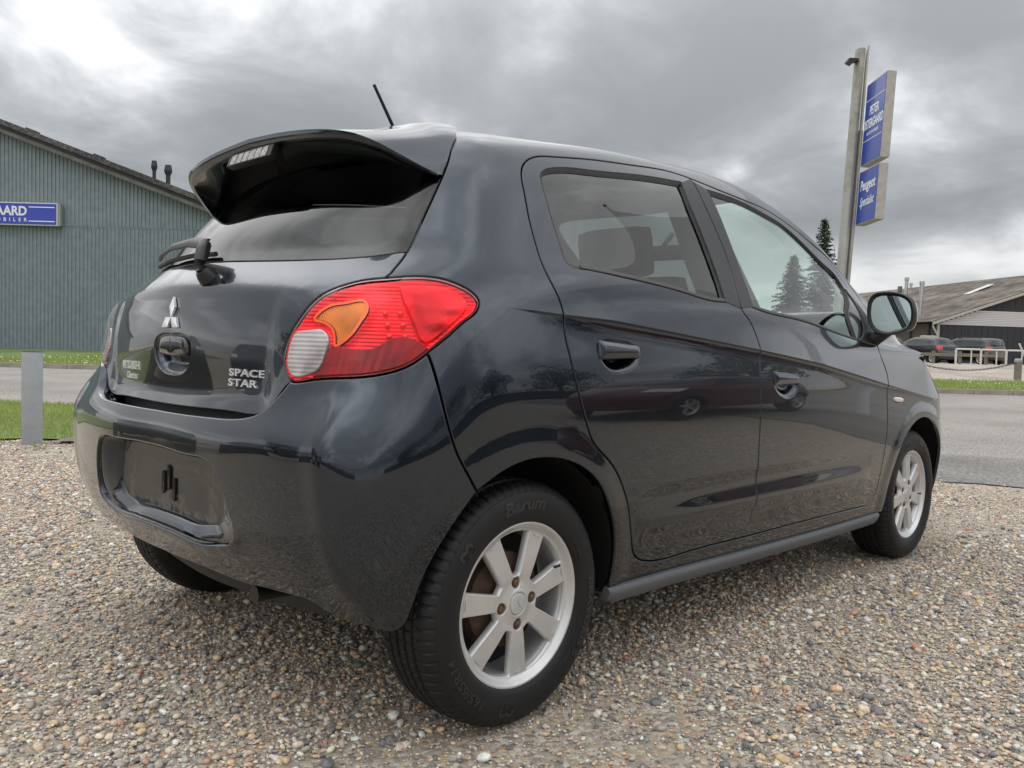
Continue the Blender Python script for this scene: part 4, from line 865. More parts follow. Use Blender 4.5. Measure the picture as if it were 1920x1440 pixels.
# --- badges
def decal(name, VF, u, v, mat, h=.002, roll=0.0, ext=0.0, parent=CAR, drape=True, hf=None):
    """lay flat lettering (x along the line, y up) on the skin at uv"""
    V, F = VF; c = uvp(u, v); n = uvn(u, v); up = Vector((0, 0, 1)); up = (up-n*up.dot(n)).normalized(); right = up.cross(n)
    if roll: q = Matrix.Rotation(roll, 3, n); up = q @ up; right = q @ right
    e = 1e-3; q0 = np.array([u, v], float); J = np.stack([(S0(q0[0]+e, q0[1])-S0(*q0))/e, (S0(q0[0], q0[1]+e)-S0(*q0))/e], 1)
    O = []
    for x, y, z in V:
        w = np.array(right*x+up*y); d = np.linalg.lstsq(J, w, rcond=None)[0]
        p = uvp(u+d[0], v+d[1]) if drape else c+right*x+up*y; nn = uvn(u+d[0], v+d[1]) if drape else n
        O.append(p+nn*(h+z+(hf(p.z) if hf else 0)))
    return mesh_np(name, O, F, mat, parent, smooth=False)
def hoff(z): return -.020*float(sstep(.90, .72, np.array(z)))-.0035
def btext(name, s, size, u, v, mat, ext=.0012, **k):
    sk = {a: k.pop(a) for a in ('sx', 'shear', 'bold', 'spacing') if a in k}
    V, F = text_mesh(s, size, ext, **sk)
    return decal(name, (V, F), u, v, mat, h=ext*1.3, hf=hoff, **k)
btext('badge', 'SPACE', .0228, 15.70, 5.97, M_CHROME, sx=2.0, bold=.0005, spacing=1.06)
btext('badge', 'STAR', .0228, 15.71, 5.735, M_CHROME, sx=2.0, bold=.0005, spacing=1.06)
btext('badge', 'MITSUBISHI', .0300, 18.56, 5.92, M_CHROME, sx=.98, bold=.0009, spacing=1.0)
btext('badge', 'Cleartec', .0250, 18.40, 5.66, M_CHROME, sx=1.0, bold=.0006)
# three-diamond emblem
def diamond(cx, cy, ang, Lg, Wd):
    a = math.radians(ang); d = np.array([math.cos(a), math.sin(a)]); p = np.array([-d[1], d[0]]); o = np.array([cx, cy])
    return [o, o+d*Lg/2-p*Wd/2, o+d*Lg, o+d*Lg/2+p*Wd/2]
cc = uvp(17, 7.30); 
for ang in (90, 210, 330):
    D = diamond(0, 0, ang, .052, .030); V = [(p[0], p[1], 0) for p in D]+[(p[0], p[1], .006) for p in D]+[((D[0]+D[2])/2).tolist()+[.0075]]
    F = [(4, 5, 8), (5, 6, 8), (6, 7, 8), (7, 4, 8)]+[(i, (i+1) % 4, 4+(i+1) % 4, 4+i) for i in range(4)]
    decal('emblem_diamond', (np.array(V), F), 17, 7.31, M_CHROME, h=hoff(uvp(17, 7.31).z)+.001, drape=False)

# --- door mirror
def mirror_housing(sg):
    root = empty('door_mirror'); root.parent = CAR
    # outline of the opening in the plane x=1.95 (|y|, z)
    out = fillet(np.array([(.772, 1.128), (.86, 1.134), (.925, 1.112), (.944, 1.06), (.938, 1.0), (.905, .978), (.84, .966), (.788, .982), (.764, 1.04)]), 2)
    c = out.mean(0); V = []; F = []
    xs = [1.948, 1.944, 1.955, 1.99, 2.03, 2.065, 2.085, 2.092]; sc = [.93, 1.0, 1.03, 1.0, .90, .72, .45, .05]; sh = [0, 0, 0, .0, -.006, -.018, -.03, -.035]
    n = len(out)
    for x, s, d in zip(xs, sc, sh):
        for p in out: q = c+(p-c)*s; V.append((x, sg*(q[0]+d), q[1]))
    for i in range(len(xs)-1):
        for j in range(n): F.append((i*n+j, i*n+(j+1) % n, (i+1)*n+(j+1) % n, (i+1)*n+j))
    F.append(tuple((len(xs)-1)*n+j for j in range(n)))
    bm = bmesh.new(); vs = [bm.verts.new(p) for p in V]
    for f in F: bm.faces.new([vs[i] for i in f])
    b = MB(); b.bm.free(); b.bm = bm; b.build('mirror_housing', M_GLOSSB, root, smooth=True)
    V = []; F = []
    for x, s_ in ((1.950, .86), (1.9425, .93), (1.9415, 1.0), (1.952, 1.035), (1.975, 1.03)):
        for p in out: q = c+(p-c)*s_; V.append((x, sg*q[0], q[1]))
    F = [(i*n+j, i*n+(j+1) % n, (i+1)*n+(j+1) % n, (i+1)*n+j) for i in range(4) for j in range(n)]
    bm = bmesh.new(); vs = [bm.verts.new(p) for p in V]
    for f in F: bm.faces.new([vs[i] for i in f])
    b = MB(); b.bm.free(); b.bm = bm; b.build('mirror_bezel', M_BLACK, root, smooth=True)
    g = c+(out-c)*.86; m = MB(); tl = .10
    m.prism([(1.958+(q[0]-c[0])*tl, sg*q[0], q[1]) for q in g], (.004, 0, 0)); m.build('mirror_glass', M_MIRROR, root)
    m = MB(); m.prism([(1.970, sg*q[0], q[1]) for q in c+(out-c)*.98], (.004, 0, 0)); m.build('mirror_backing', M_BLACK, root)
    m = MB(); m.tube([(1.985, sg*.735, .945), (1.985, sg*.79, .955), (1.99, sg*.83, .985)], [.034, .028, .024], 14); m.build('mirror_arm', M_BLACK, root, smooth=True)
mirror_housing(-1); mirror_housing(1)

# --- black inner shell, wheel houses, floor
def lining():
    us = np.linspace(0, 34, 120); vs_ = np.linspace(.6, 8.3, 34); U, V = np.meshgrid(us, vs_); P = S0(U, V); n = nrm(S0, U, V); Q = P-n*.030-np.array([0, 0, 0])
    rearm = sstep(.4, .8, -n[..., 0]); Q = Q-n*(.045*rearm)[..., None]
    Q = Q.reshape(-1, 3); F = []; c = len(us)
    for i in range(len(vs_)-1):
        for j in range(c-1):
            f = (i*c+j, i*c+j+1, (i+1)*c+j+1, (i+1)*c+j); m = Q[list(f)].mean(0)
            if any(math.hypot(m[0]-cx, m[2]-cz) < r+.045 or (abs(m[0]-cx) < r+.02 and m[2] < cz) for cx, cz, r in ARCHES) and abs(m[1]) > .45: continue
            if m[0] < -.15 and abs(m[1]) > .60 and m[2] < .5: continue
            F.append(f)
    mesh_np('inner_shell', Q, F, M_INT, CAR, smooth=True)
lining()
for cx, cz, r in ARCHES:
    for sg in (-1, 1):
        m = MB(); prof = []
        n = 40; ts = np.linspace(-.25*math.pi, 1.25*math.pi, n); rings = []
        yo = .800 if cx < 1 else .802
        cy_ = [xz2ab([(cx+(r+.006)*math.cos(t), max(.2, cz+(r+.006)*math.sin(t)))], 11. if cx < 1 else 4., 3.)[0] for t in ts]; ysk = np.array([abs(SD(*[np.array([w]) for w in ab2uv(a)])[0, 1]) for a in cy_]); yl = np.minimum(yo, ysk-.016)
        for y, rr in ((yl, r+.006), (yl-.03, r+.020), (.60, r+.03), (.50, r+.02), (.48, .02)):
            rings.append([m.bm.verts.new((cx+rr*math.cos(t), sg*(y if np.ndim(y) == 0 else float(y[kk])), max(cz+rr*math.sin(t), (.36 if math.cos(t) < 0 else .255) if cx < 1 else (.25 if math.cos(t) < 0 else .33)))) for kk, t in enumerate(ts)])
        for a, b2 in zip(rings, rings[1:]):
            for k in range(n-1): m.bm.faces.new((a[k], a[k+1], b2[k+1], b2[k]))
        m.build('wheel_house', M_DARK, CAR, smooth=True)
m = MB(); m.box((1.22, 0, .25), (1.65, 1.46, .06), bevel=.02); m.box((1.30, 0, .30), (3.2, .9, .05), bevel=.02); m.box((-.24, 0, .40), (.36, 1.05, .05), bevel=.02); m.build('floor_pan', M_DARK, CAR)
m = MB(); m.tube([(-.10, .62, .30), (-.02, 0, .24), (-.10, -.62, .30)], .028, 10); m.build('rear_axle', M_DARK, CAR)
m = MB(); m.tube([(-.44, -.36, .300), (-.30, -.36, .300), (-.18, -.28, .29)], .020, 14); m.build('exhaust_pipe', M_BLACK, CAR, smooth=True)
m = MB(); m.prism([(-.20, .26, .25), (-.20, .34, .21), (-.20, .42, .24), (-.20, .44, .30), (-.20, .24, .30)], (.05, 0, 0)); m.build('silencer', M_RUST, CAR)
# --- cabin
def rbox(name, c, s, rot, mat, par, bev=.03):
    m = MB(); m.box(c, s, rot, bev); return m.build(name, mat, par, smooth=True)
for sg in (-1, 1):
    st = empty('front_seat'); st.parent = CAR
    rbox('seat_cushion', (1.28, sg*.34, .55), (.50, .48, .16), Matrix.Rotation(-.12, 3, 'Y'), M_FABRIC, st, .05)
    rbox('seat_back', (.99, sg*.34, .84), (.14, .46, .58), Matrix.Rotation(-.25, 3, 'Y'), M_FABRIC, st, .05)
    rbox('head_restraint', (.885, sg*.34, 1.205), (.10, .26, .17), Matrix.Rotation(-.2, 3, 'Y'), M_FABRIC, st, .04)
    for q in (-.06, .06):
        m = MB(); m.cyl((.92, sg*.34+q, 1.07), (.895, sg*.34+q, 1.16), .006, n=8); m.build('restraint_post', M_CHROME, st)
rs = empty('rear_seat'); rs.parent = CAR
rbox('seat_cushion', (.50, 0, .56), (.46, 1.20, .16), Matrix.Rotation(-.1, 3, 'Y'), M_FABRIC, rs, .05)
rbox('seat_back', (.22, 0, .82), (.14, 1.20, .50), Matrix.Rotation(-.25, 3, 'Y'), M_FABRIC, rs, .05)
for y in (-.36, .36): rbox('head_restraint', (.135, y, 1.10), (.09, .25, .14), Matrix.Rotation(-.2, 3, 'Y'), M_FABRIC, rs, .035)
rbox('parcel_shelf', (-.03, 0, 1.015), (.34, 1.16, .02), None, M_INT, CAR, .006)
m = MB(); m.box((2.08, 0, .86), (.46, 1.34, .22), Matrix.Rotation(.05, 3, 'Y'), .05); m.box((1.92, .34, .99), (.22, .34, .08), None, .035); m.build('dashboard', M_INT, CAR, smooth=True)
m = MB(); Mw = Matrix.Translation((1.74, .34, .93)) @ Matrix.Rotation(-1.15, 4, 'Y')
bmesh.ops.create_cone(m.bm, segments=8, radius1=.001, radius2=.001, depth=.001)
m.bm.clear(); m.tube([(.18*math.cos(t), .18*math.sin(t), 0) for t in np.linspace(0, 2*math.pi, 30)], .014, 8, caps=False); m.box((0, 0, -.01), (.12, .34, .03), None, .01); m.build('steering_wheel', M_INT, CAR, smooth=True, M=Mw)
rbox('interior_mirror', (1.63, 0, 1.30), (.02, .24, .065), Matrix.Rotation(.15, 3, 'Z'), M_INT, CAR, .01)
m = MB(); m.cyl((1.65, 0, 1.33), (1.72, 0, 1.39), .01, n=8); m.build('mirror_stalk', M_INT, CAR)
# headlining and pillar linings
for name, u0, u1, v0, v1 in (('pillar_lining', 7.62, 8.72, 8.2, 13.2), ('pillar_lining', 11.15, 13.3, 8.6, 13.2)):
    for sg in (-1, 1):
        U, V = np.meshgrid(np.linspace(u0, u1, 8), np.linspace(v0, v1, 16)); P = S0(U, V); n__ = nrm(S0, U, V); Q = (P-n__*.045).reshape(-1, 3); Q[:, 1] *= -sg
        mesh_np(name, Q, [(i*8+j, i*8+j+1, (i+1)*8+j+1, (i+1)*8+j) for i in range(15) for j in range(7)], M_INT, CAR)
us = np.linspace(3.3, 30.7, 90); vs_ = np.linspace(12.9, 16, 12); U, V = np.meshgrid(us, vs_); P = S0(U, V); n_ = nrm(S0, U, V); Q = P-np.array([0, 0, .03]); Q = Q.reshape(-1, 3); c = len(us)
mesh_np('headlining', Q, [(i*c+j, (i+1)*c+j, (i+1)*c+j+1, i*c+j+1) for i in range(11) for j in range(c-1)], pbr('headlining_cloth', (.30, .30, .29), .9), CAR)

# --- wheels
def build_wheel():
    """axle along y, outer face towards -y, origin at the hub centre in the plane of the outer bead"""
    root = empty('wheel')
    # tyre
    prof = [(-.012, .186), (-.002, .190), (.004, .196), (.0075, .205), (.0105, .218), (.0118, .230), (.0112, .242), (.0085, .253), (.004, .2625), (.0025, .2632), (-.002, .2695), (-.008, .2752), (-.014, .2788), (-.0185, .2806)]
    ys = np.arange(-.022, -.148, -.0028); rs = .2868-.0048*((ys+.085)/.063)**2
    prof += list(zip(ys, rs)); prof += [(-.152, .2806), (-.160, .2752), (-.168, .266), (-.176, .25), (-.181, .23), (-.178, .21), (-.168, .195), (-.158, .186)]
    prof = np.array(prof); NA = 70*8; V = np.zeros((NA, len(prof), 3))
    ang = np.arange(NA)*2*math.pi/NA; gy = (-.047, -.073, -.098, -.124)
    for k in range(NA):
        r = prof[:, 1].copy(); y = prof[:, 0]; ph = k % 8
        for g in gy: r = r-.0065*(np.abs(y-g) < .0036)
        sh = (((y < -.0095) & (y > -.040)) | ((y < -.131) & (y > -.156))) & (prof[:, 1] > .25)
        if ph in (0, 1): r = r-.0045*sh*(1 if ph == 0 else .9)
        mid = (y < -.052) & (y > -.119)
        if ph in (4,): r = r-.0028*mid
        rib = (y > -.0085) & (y < .0035) & (np.abs(prof[:, 1]-.268) < .012)
        if ph in (0, 1): r = r-.0022*rib
        # raised blocks at the top of the sidewall, in two groups
        V[k, :, 0] = r*np.cos(ang[k]); V[k, :, 2] = r*np.sin(ang[k]); V[k, :, 1] = -y
    n = len(prof); F = [(k*n+j, k*n+j+1, ((k+1) % NA)*n+j+1, ((k+1) % NA)*n+j) for k in range(NA) for j in range(n-1)]
    o = mesh_np('tyre', V.reshape(-1, 3), [f[::-1] for f in F], M_TYRE, root)
    o.data.set_sharp_from_angle(angle=math.radians(28))
    def arc_text(s, size, rad, ang0, bold=.0006, sx=1.0, shear=0, ext=.0010, spacing=1.0, lift=.0004):
        Vt, Ft = text_mesh(s, size, ext, bold=bold, sx=sx, shear=shear, spacing=spacing, align='CENTER', res=2)
        P = []
        for x, y, z in Vt:
            r = rad+y; a = math.radians(ang0)-x/rad; yy = np.interp(r, [.196, .205, .218, .230, .242, .253, .2625], [.004, .0075, .0105, .0118, .0112, .0085, .004])
            P.append((r*math.cos(a), -(yy+lift+z), r*math.sin(a)))
        mesh_np('tyre_lettering', P, Ft, M_TYRETXT, o, smooth=False)
    arc_text('Barum', .040, .2235, 92, bold=.0016, sx=1.2, shear=.2)
    arc_text('BRAVURIS 5', .028, .228, -18, bold=.001, sx=1.35); arc_text('165/65R14', .028, .226, 218, bold=.0008, sx=1.3)
    for a in (141, 257): arc_text('\u221e', .055, .222, a, bold=.0015, sx=.9)
    arc_text('79T TUBELESS', .012, .212, -45, bold=.0003, sx=1.2); arc_text('RADIAL', .012, .21, 30, bold=.0003, sx=1.3)
    # alloy rim: a face with seven slots
    def off_r(r): return np.interp(r, [0, .030, .036, .052, .072, .10, .165, .1715, .176, .1785, .186, .190, .1935], [-.010, -.010, -.0125, -.015, -.013, -.013, -.0155, -.0155, -.012, -.009, -.0005, 0, -.002])
    RS = np.linspace(0, .1935, 400); OS = off_r(RS); kern = np.ones(9)/9; OS = np.convolve(np.pad(OS, 4, mode='edge'), kern, 'valid')
    fo = lambda r: np.interp(r, RS, OS)
    Pf = lambda q: np.stack([q[:, 0], -fo(np.hypot(q[:, 0], q[:, 1])), q[:, 1]], 1)
    def Nf(q):
        r = np.hypot(q[:, 0], q[:, 1])+1e-9; g = (fo(r+.0008)-fo(r-.0008))/.0016; n = np.stack([-g*q[:, 0]/r, -np.ones(len(q)), -g*q[:, 1]/r], 1)
        n[:, 0] *= -1; n[:, 2] *= -1; n = np.stack([-n[:, 0], n[:, 1], -n[:, 2]], 1); return n/np.linalg.norm(n, axis=1, keepdims=True)
    aa_ = np.linspace(0, 2*math.pi, 181); sk = Skin(Pf, Nf, .008, [np.stack([q*np.cos(aa_), q*np.sin(aa_)], 1) for q in (.1735, .1755, .1775, .1795, .182, .1845, .187, .190)]+[np.stack([q*np.cos(aa_[::2]), q*np.sin(aa_[::2])], 1) for q in (.0295, .033, .0365)])
    a = np.linspace(0, 2*math.pi, 200, endpoint=False); outer = np.stack([.1935*np.cos(a), .1935*np.sin(a)], 1); holes = []
    for k in range(7):
        mid = math.radians(90-29.5*-1)+2*math.pi*(k+.5)/7
        rr = np.linspace(.066, .169, 12)
        hw = np.array([math.pi/7-(.0185+.0085*(r-.06)/.11)/r for r in rr]); hw = np.maximum(hw, .06)
        left = [(r*math.cos(mid+h), r*math.sin(mid+h)) for r, h in zip(rr, hw)]; right = [(r*math.cos(mid-h), r*math.sin(mid-h)) for r, h in zip(rr, hw)]
        arc = [(.169*math.cos(mid+t), .169*math.sin(mid+t)) for t in np.linspace(hw[-1]*.85, -hw[-1]*.85, 8)]
        L = resample(np.array(left+arc+right[::-1]), .005, closed=True); L = fillet(L, 1); holes.append(resample(L, .004, closed=True))
    for k in range(4):
        t = math.radians(5+90*k); c = .050*np.array([math.cos(t), math.sin(t)]); holes.append(np.stack([c[0]+.0135*np.cos(a[::8]), c[1]+.0135*np.sin(a[::8])], 1))
    holes.append(np.stack([.0268*np.cos(a[::5]), .0268*np.sin(a[::5])], 1))
    V, F, Nn = panel_data(sk, [outer]+holes, (), gap=0, lip=.0022, thick=.020, drop=.0018)
    rim = mesh_np('rim', V, F, M_RIM, root, Nn)
    # barrel
    m = MB(); m.lathe([(.1935, .002), (.190, .010), (.180, .016), (.170, .024), (.166, .040), (.163, .10), (.170, .13), (.178, .15), (.184, .165)], 96, axis='y'); m.build('rim_barrel', M_RIM, rim, smooth=True)
    # hub parts
    m = MB(); m.lathe([(.0001, .0082), (.020, .0085), (.0245, .0095), (.0262, .013), (.0265, .02)], 40, axis='y'); cap = m.build('centre_cap', M_RIM, rim, smooth=True)
    for ang in (90, 210, 330):
        D = diamond(0, 0, ang, .0175, .0101); m = MB(); m.prism([(p[0], .0078, p[1]) for p in D], (0, -.0004-.0008, 0)); m.build('emblem_diamond', M_RIM, cap)
    for k in range(4):
        t = math.radians(5+90*k); c = (.050*math.cos(t), .050*math.sin(t))
        m = MB(); m.lathe([(.0001, .012), (.006, .0125), (.0088, .0145), (.0095, .018)], 6, axis='y', c=(c[0], 0, c[1])); m.lathe([(.0095, .018), (.0125, .021), (.013, .028)], 16, axis='y', c=(c[0], 0, c[1])); m.build('wheel_nut', M_RUST, rim, smooth=True)
    for k in range(7):       # short slots near the ends of the spokes
        t = math.radians(90+29.5)+2*math.pi*k/7; m = MB(); w = .017
        rt = np.array([-math.sin(t), math.cos(t)]); rd = np.array([math.cos(t), math.sin(t)])
        pts = [(s*w/2+.0022*math.cos(q), .0022*math.sin(q)) for s, qs in ((1, np.linspace(-1.5, 1.5, 5)), (-1, np.linspace(1.64, 4.64, 5))) for q in qs]
        P3 = [tuple((rd*.1625+rt*x+rd*y)[[0]].tolist()+[.0148]+(rd*.1625+rt*x+rd*y)[[1]].tolist()) for x, y in pts]; m.prism(P3, (0, -.0018, 0)); m.build('spoke_mark', M_RIM, rim)
    m = MB(); m.cyl((.128, .018, .062), (.140, .006, .068), .0035, n=8); m.build('valve', M_BLACK, rim)
    m = MB(); m.lathe([(.0001, .055), (.05, .055), (.055, .048), (.10, .050), (.112, .058), (.114, .10)], 48, axis='y'); m.build('brake_drum', M_DRUM, root, smooth=True)
    m = MB(); m.lathe([(.11, .09), (.16, .095)], 40, axis='y'); m.build('back_plate', M_DARK, root)
    return root
WH = build_wheel(); WH.parent = CAR
YW = .785
WH.location = (0, -YW, .287); WH.rotation_euler = (0, math.radians(0), 0)
for (x, sg, rot, steer) in ((2.45, -1, 31, 0), (0, 1, 13, 0), (2.45, 1, -20, 0)):
    w = copy_tree(WH, CAR); w.location = (x, sg*YW, .287); w.rotation_euler = (0, math.radians(rot), 0 if sg < 0 else math.pi)
# ================================================================== the place
def tz(X, D):
    X = np.asarray(X, float); D = np.asarray(D, float)
    r = np.interp(D, [22, 32, 38, 42, 400], [0, .15, .52, .66, .9]); l = np.interp(D, [23, 42, 400], [0, .16, .4]); k = sstep(-2, 10, X)
    return l*(1-k)+r*k
def hz(px): return 653+.02667*(px-960)
def at(px, D): return (px-960)/FPX*D
def zat(px, py, D): return float(CAM[2]+(hz(px)-py)/FPX*D)
def street(name, X0, X1, D0_, D1_, mat, nx, nd, lift=0.0, edge=None, kind='structure'):
    xs = np.linspace(X0, X1, nx); ds = np.linspace(D0_, D1_, nd); X, D = np.meshgrid(xs, ds); Z = tz(X, D)+lift
    return sheet(name, X, D, Z, mat, kind)
def sheet(name, X, D, Z, mat, kind='structure'):
    P = np.stack([CAM[0]+X*R0[0]+D*D0[0], CAM[1]+X*R0[1]+D*D0[1], Z], -1).reshape(-1, 3); nd, nx = X.shape
    F = [(i*nx+j, i*nx+j+1, (i+1)*nx+j+1, (i+1)*nx+j) for i in range(nd-1) for j in range(nx-1)]
    o = mesh_np(name, P, F, mat); 
    if kind: o['kind'] = kind
    return o
def band(name, lo, hi, xs, nd, mat, lift, kind='structure', edge_noise=0.0):
    """sheet between two D(X) functions"""
    xs = np.asarray(xs); t = np.linspace(0, 1, nd)[:, None]; e = edge_noise*(np.sin(xs*3.1)+.6*np.sin(xs*7.7+1)+.4*np.sin(xs*17.3+2))[None]
    D = (lo(xs)[None]*(1-t)+hi(xs)[None]*t)+e*(1-t); X = np.broadcast_to(xs[None], D.shape); return sheet(name, X, D, tz(X, D)+lift, mat, kind)

def gravel_mat(name='gravel_ground', fine=False):
    m, nt, N, L = new_mat(name); o = N('ShaderNodeOutputMaterial'); b = N('ShaderNodeBsdfPrincipled'); L(b.outputs[0], o.inputs[0]); tc = N('ShaderNodeTexCoord')
    v = N('ShaderNodeTexVoronoi'); v.inputs['Scale'].default_value = 62 if not fine else 90; L(tc.outputs['Object'], v.inputs['Vector'])
    r = N('ShaderNodeValToRGB'); sepc = N('ShaderNodeSeparateColor'); L(v.outputs['Color'], sepc.inputs[0]); L(sepc.outputs[0], r.inputs[0]); cr_ = r.color_ramp; cr_.interpolation = 'CONSTANT'
    cols = PEB
    cr_.elements[0].position = 0; cr_.elements[0].color = cols[0]+(1,); cr_.elements[1].position = 1/len(cols); cr_.elements[1].color = cols[1]+(1,)
    for i, c in enumerate(cols[2:], 2): e = cr_.elements.new(i/len(cols)); e.color = c+(1,)
    n = N('ShaderNodeTexNoise'); n.inputs['Scale'].default_value = .9; n.inputs['Detail'].default_value = 6; L(tc.outputs['Object'], n.inputs['Vector'])
    mr = N('ShaderNodeMapRange'); mr.inputs[1].default_value = .42; mr.inputs[2].default_value = .62; mr.inputs[4].default_value = .55; L(n.outputs['Fac'], mr.inputs[0])
    mx = N('ShaderNodeMix'); mx.data_type = 'RGBA'; L(mr.outputs[0], mx.inputs[0]); L(r.outputs[0], mx.inputs[6]); mx.inputs[7].default_value = (.52, .44, .35, 1)
    L(mx.outputs[2], b.inputs['Base Color']); b.inputs['Roughness'].default_value = .85
    v2 = N('ShaderNodeTexVoronoi'); v2.inputs['Scale'].default_value = v.inputs['Scale'].default_value; L(tc.outputs['Object'], v2.inputs['Vector'])
    n3 = N('ShaderNodeTexNoise'); n3.inputs['Scale'].default_value = 320; n3.inputs['Detail'].default_value = 3; L(tc.outputs['Object'], n3.inputs['Vector'])
    sb = N('ShaderNodeMath'); sb.operation = 'MULTIPLY_ADD'; L(v2.outputs['Distance'], sb.inputs[0]); sb.inputs[1].default_value = -1; L(n3.outputs['Fac'], sb.inputs[2])
    bp = N('ShaderNodeBump'); bp.inputs['Strength'].default_value = .9; bp.inputs['Distance'].default_value = .012; L(sb.outputs[0], bp.inputs['Height']); L(bp.outputs[0], b.inputs['Normal']); return m
PEB = [tuple(min(.78, v*k) for v, k in zip(c, (1.52, 1.44, 1.33))) for c in [(.46, .40, .33), (.24, .225, .21), (.30, .27, .24), (.56, .52, .46), (.20, .19, .185), (.40, .33, .26), (.13, .13, .135), (.48, .36, .24), (.34, .31, .29), (.62, .59, .54), (.40, .31, .25), (.25, .235, .22), (.44, .39, .34), (.27, .26, .245), (.50, .45, .38), (.33, .30, .26)]]
M_GRAV = gravel_mat()
def speckle(name, c0, c1, scale, rough=.9, bump=.4, patch=.25, c2=None):
    m, nt, N, L = new_mat(name); o = N('ShaderNodeOutputMaterial'); b = N('ShaderNodeBsdfPrincipled'); L(b.outputs[0], o.inputs[0]); tc = N('ShaderNodeTexCoord')
    n = N('ShaderNodeTexNoise'); n.inputs['Scale'].default_value = scale; n.inputs['Detail'].default_value = 3; L(tc.outputs['Object'], n.inputs['Vector'])
    r = N('ShaderNodeValToRGB'); L(n.outputs['Fac'], r.inputs[0]); r.color_ramp.elements[0].position = .38; r.color_ramp.elements[0].color = c0+(1,); r.color_ramp.elements[1].position = .64; r.color_ramp.elements[1].color = c1+(1,)
    n2 = N('ShaderNodeTexNoise'); n2.inputs['Scale'].default_value = .5; n2.inputs['Detail'].default_value = 7; L(tc.outputs['Object'], n2.inputs['Vector'])
    mr = N('ShaderNodeMapRange'); mr.inputs[1].default_value = .35; mr.inputs[2].default_value = .65; mr.inputs[3].default_value = 1-patch; mr.inputs[4].default_value = 1+patch; L(n2.outputs['Fac'], mr.inputs[0])
    mx = N('ShaderNodeMix'); mx.data_type = 'RGBA'; mx.blend_type = 'MULTIPLY'; mx.inputs[0].default_value = 1; L(r.outputs[0], mx.inputs[6]); L(mr.outputs[0], mx.inputs[7]); L(mx.outputs[2], b.inputs['Base Color']); b.inputs['Roughness'].default_value = rough
    bp = N('ShaderNodeBump'); bp.inputs['Strength'].default_value = bump; bp.inputs['Distance'].default_value = .01; L(n.outputs['Fac'], bp.inputs['Height']); L(bp.outputs[0], b.inputs['Normal']); return m
M_ROAD = speckle('chip_sealed_asphalt', (.15, .14, .13), (.42, .385, .35), 55, patch=.14)
M_APRON = speckle('old_asphalt', (.12, .115, .11), (.28, .26, .24), 50, patch=.25)
M_SOIL = speckle('dark_soil', (.10, .085, .07), (.28, .24, .20), 30, bump=.8)
M_GRASS = speckle('grass_ground', (.09, .14, .035), (.18, .24, .07), 24, bump=.8, patch=.3)
M_LOT = speckle('pale_gravel_lot', (.26, .225, .19), (.48, .43, .37), 22, patch=.2)
M_KERB = pbr('concrete_kerb', (.30, .265, .225), .9, bump=.4, bscale=60, var=.25, vscale=5)

# ground: one sheet to the horizon
xs = np.concatenate([-np.geomspace(4000, 30, 16), np.linspace(-25, 25, 41), np.geomspace(30, 4000, 16)]); ds = np.concatenate([-np.geomspace(4000, 20, 14), np.linspace(-15, 60, 76), np.geomspace(65, 4000, 16)])
X, D = np.meshgrid(xs, ds); sheet('ground', X, D, tz(X, D)-.0005, M_GRAV)
near_edge = lambda x: 8.95-.312*x
near_edge2 = lambda x: np.maximum(near_edge(np.asarray(x, float)), -6+0*np.asarray(x))
far_edge = lambda x: 22.45-.035*np.asarray(x, float)
xs_r = np.linspace(-60, 46, 160)
band('road', near_edge2, lambda x: far_edge(x)-.13, xs_r, 14, M_ROAD, .004)
band('asphalt_apron', lambda x: near_edge2(x)-1.75-.05*np.asarray(x), lambda x: near_edge2(x)+.02, np.linspace(-1.2, 24, 90), 5, M_APRON, .008, edge_noise=.10)
band('grass_verge', lambda x: far_edge(x)+.02, lambda x: np.where(np.asarray(x) < 4, 41.9, 30.5)+0*np.asarray(x), np.linspace(-60, 60, 160), 24, M_GRASS, .05)
band('grass_island', lambda x: 7.05+.06*np.sin(np.asarray(x)*2.)+.0*np.asarray(x), lambda x: near_edge(x)-.02, np.linspace(-34, -1.6, 110), 14, M_GRASS, .02, edge_noise=.06)
band('soil_patch', lambda x: 6.82+.03*np.sin(x*5), lambda x: 7.55-.10*np.abs(x+3.1)+.03*np.sin(x*7), np.linspace(-3.72, -2.1, 30), 6, M_SOIL, .028)
band('yard', lambda x: 30.4+0*np.asarray(x), lambda x: 60+0*np.asarray(x), np.linspace(4, 70, 60), 24, M_LOT, .012)
# tar joint along the asphalt
for k, (off, w) in enumerate(((.03, .028), (3.6, .02))):
    band('tar_joint', lambda x: near_edge(x)+off+.012*np.sin(x*9), lambda x: near_edge(x)+off+w+.012*np.sin(x*9+1), np.linspace(-2 if k == 0 else 1, 22, 120), 2, M_APRON if k else M_SOIL, .012+.004*k)
# kerb stones along the far side
kerb = empty('kerb', W(0, 22.4, 0), SROT, kind='structure')
ks = MB(); ks.box((0, 0, .055), (.985, .14, .15), None, .012); k0_ = ks.build('kerb_stone', M_KERB, kerb, smooth=True); k0_.location = (-24.5, far_edge(-24.5)-22.4+.0, 0); k0_.rotation_euler = (0, 0, -.035)
for i in range(1, 50):
    c = k0_.copy(); COL.objects.link(c); c.parent = kerb; x = -24.5+i; c.location = (x, float(far_edge(x))-22.4, random.uniform(-.004, .004)); c.rotation_euler = (0, random.uniform(-.004, .004), -.035+random.uniform(-.006, .006))

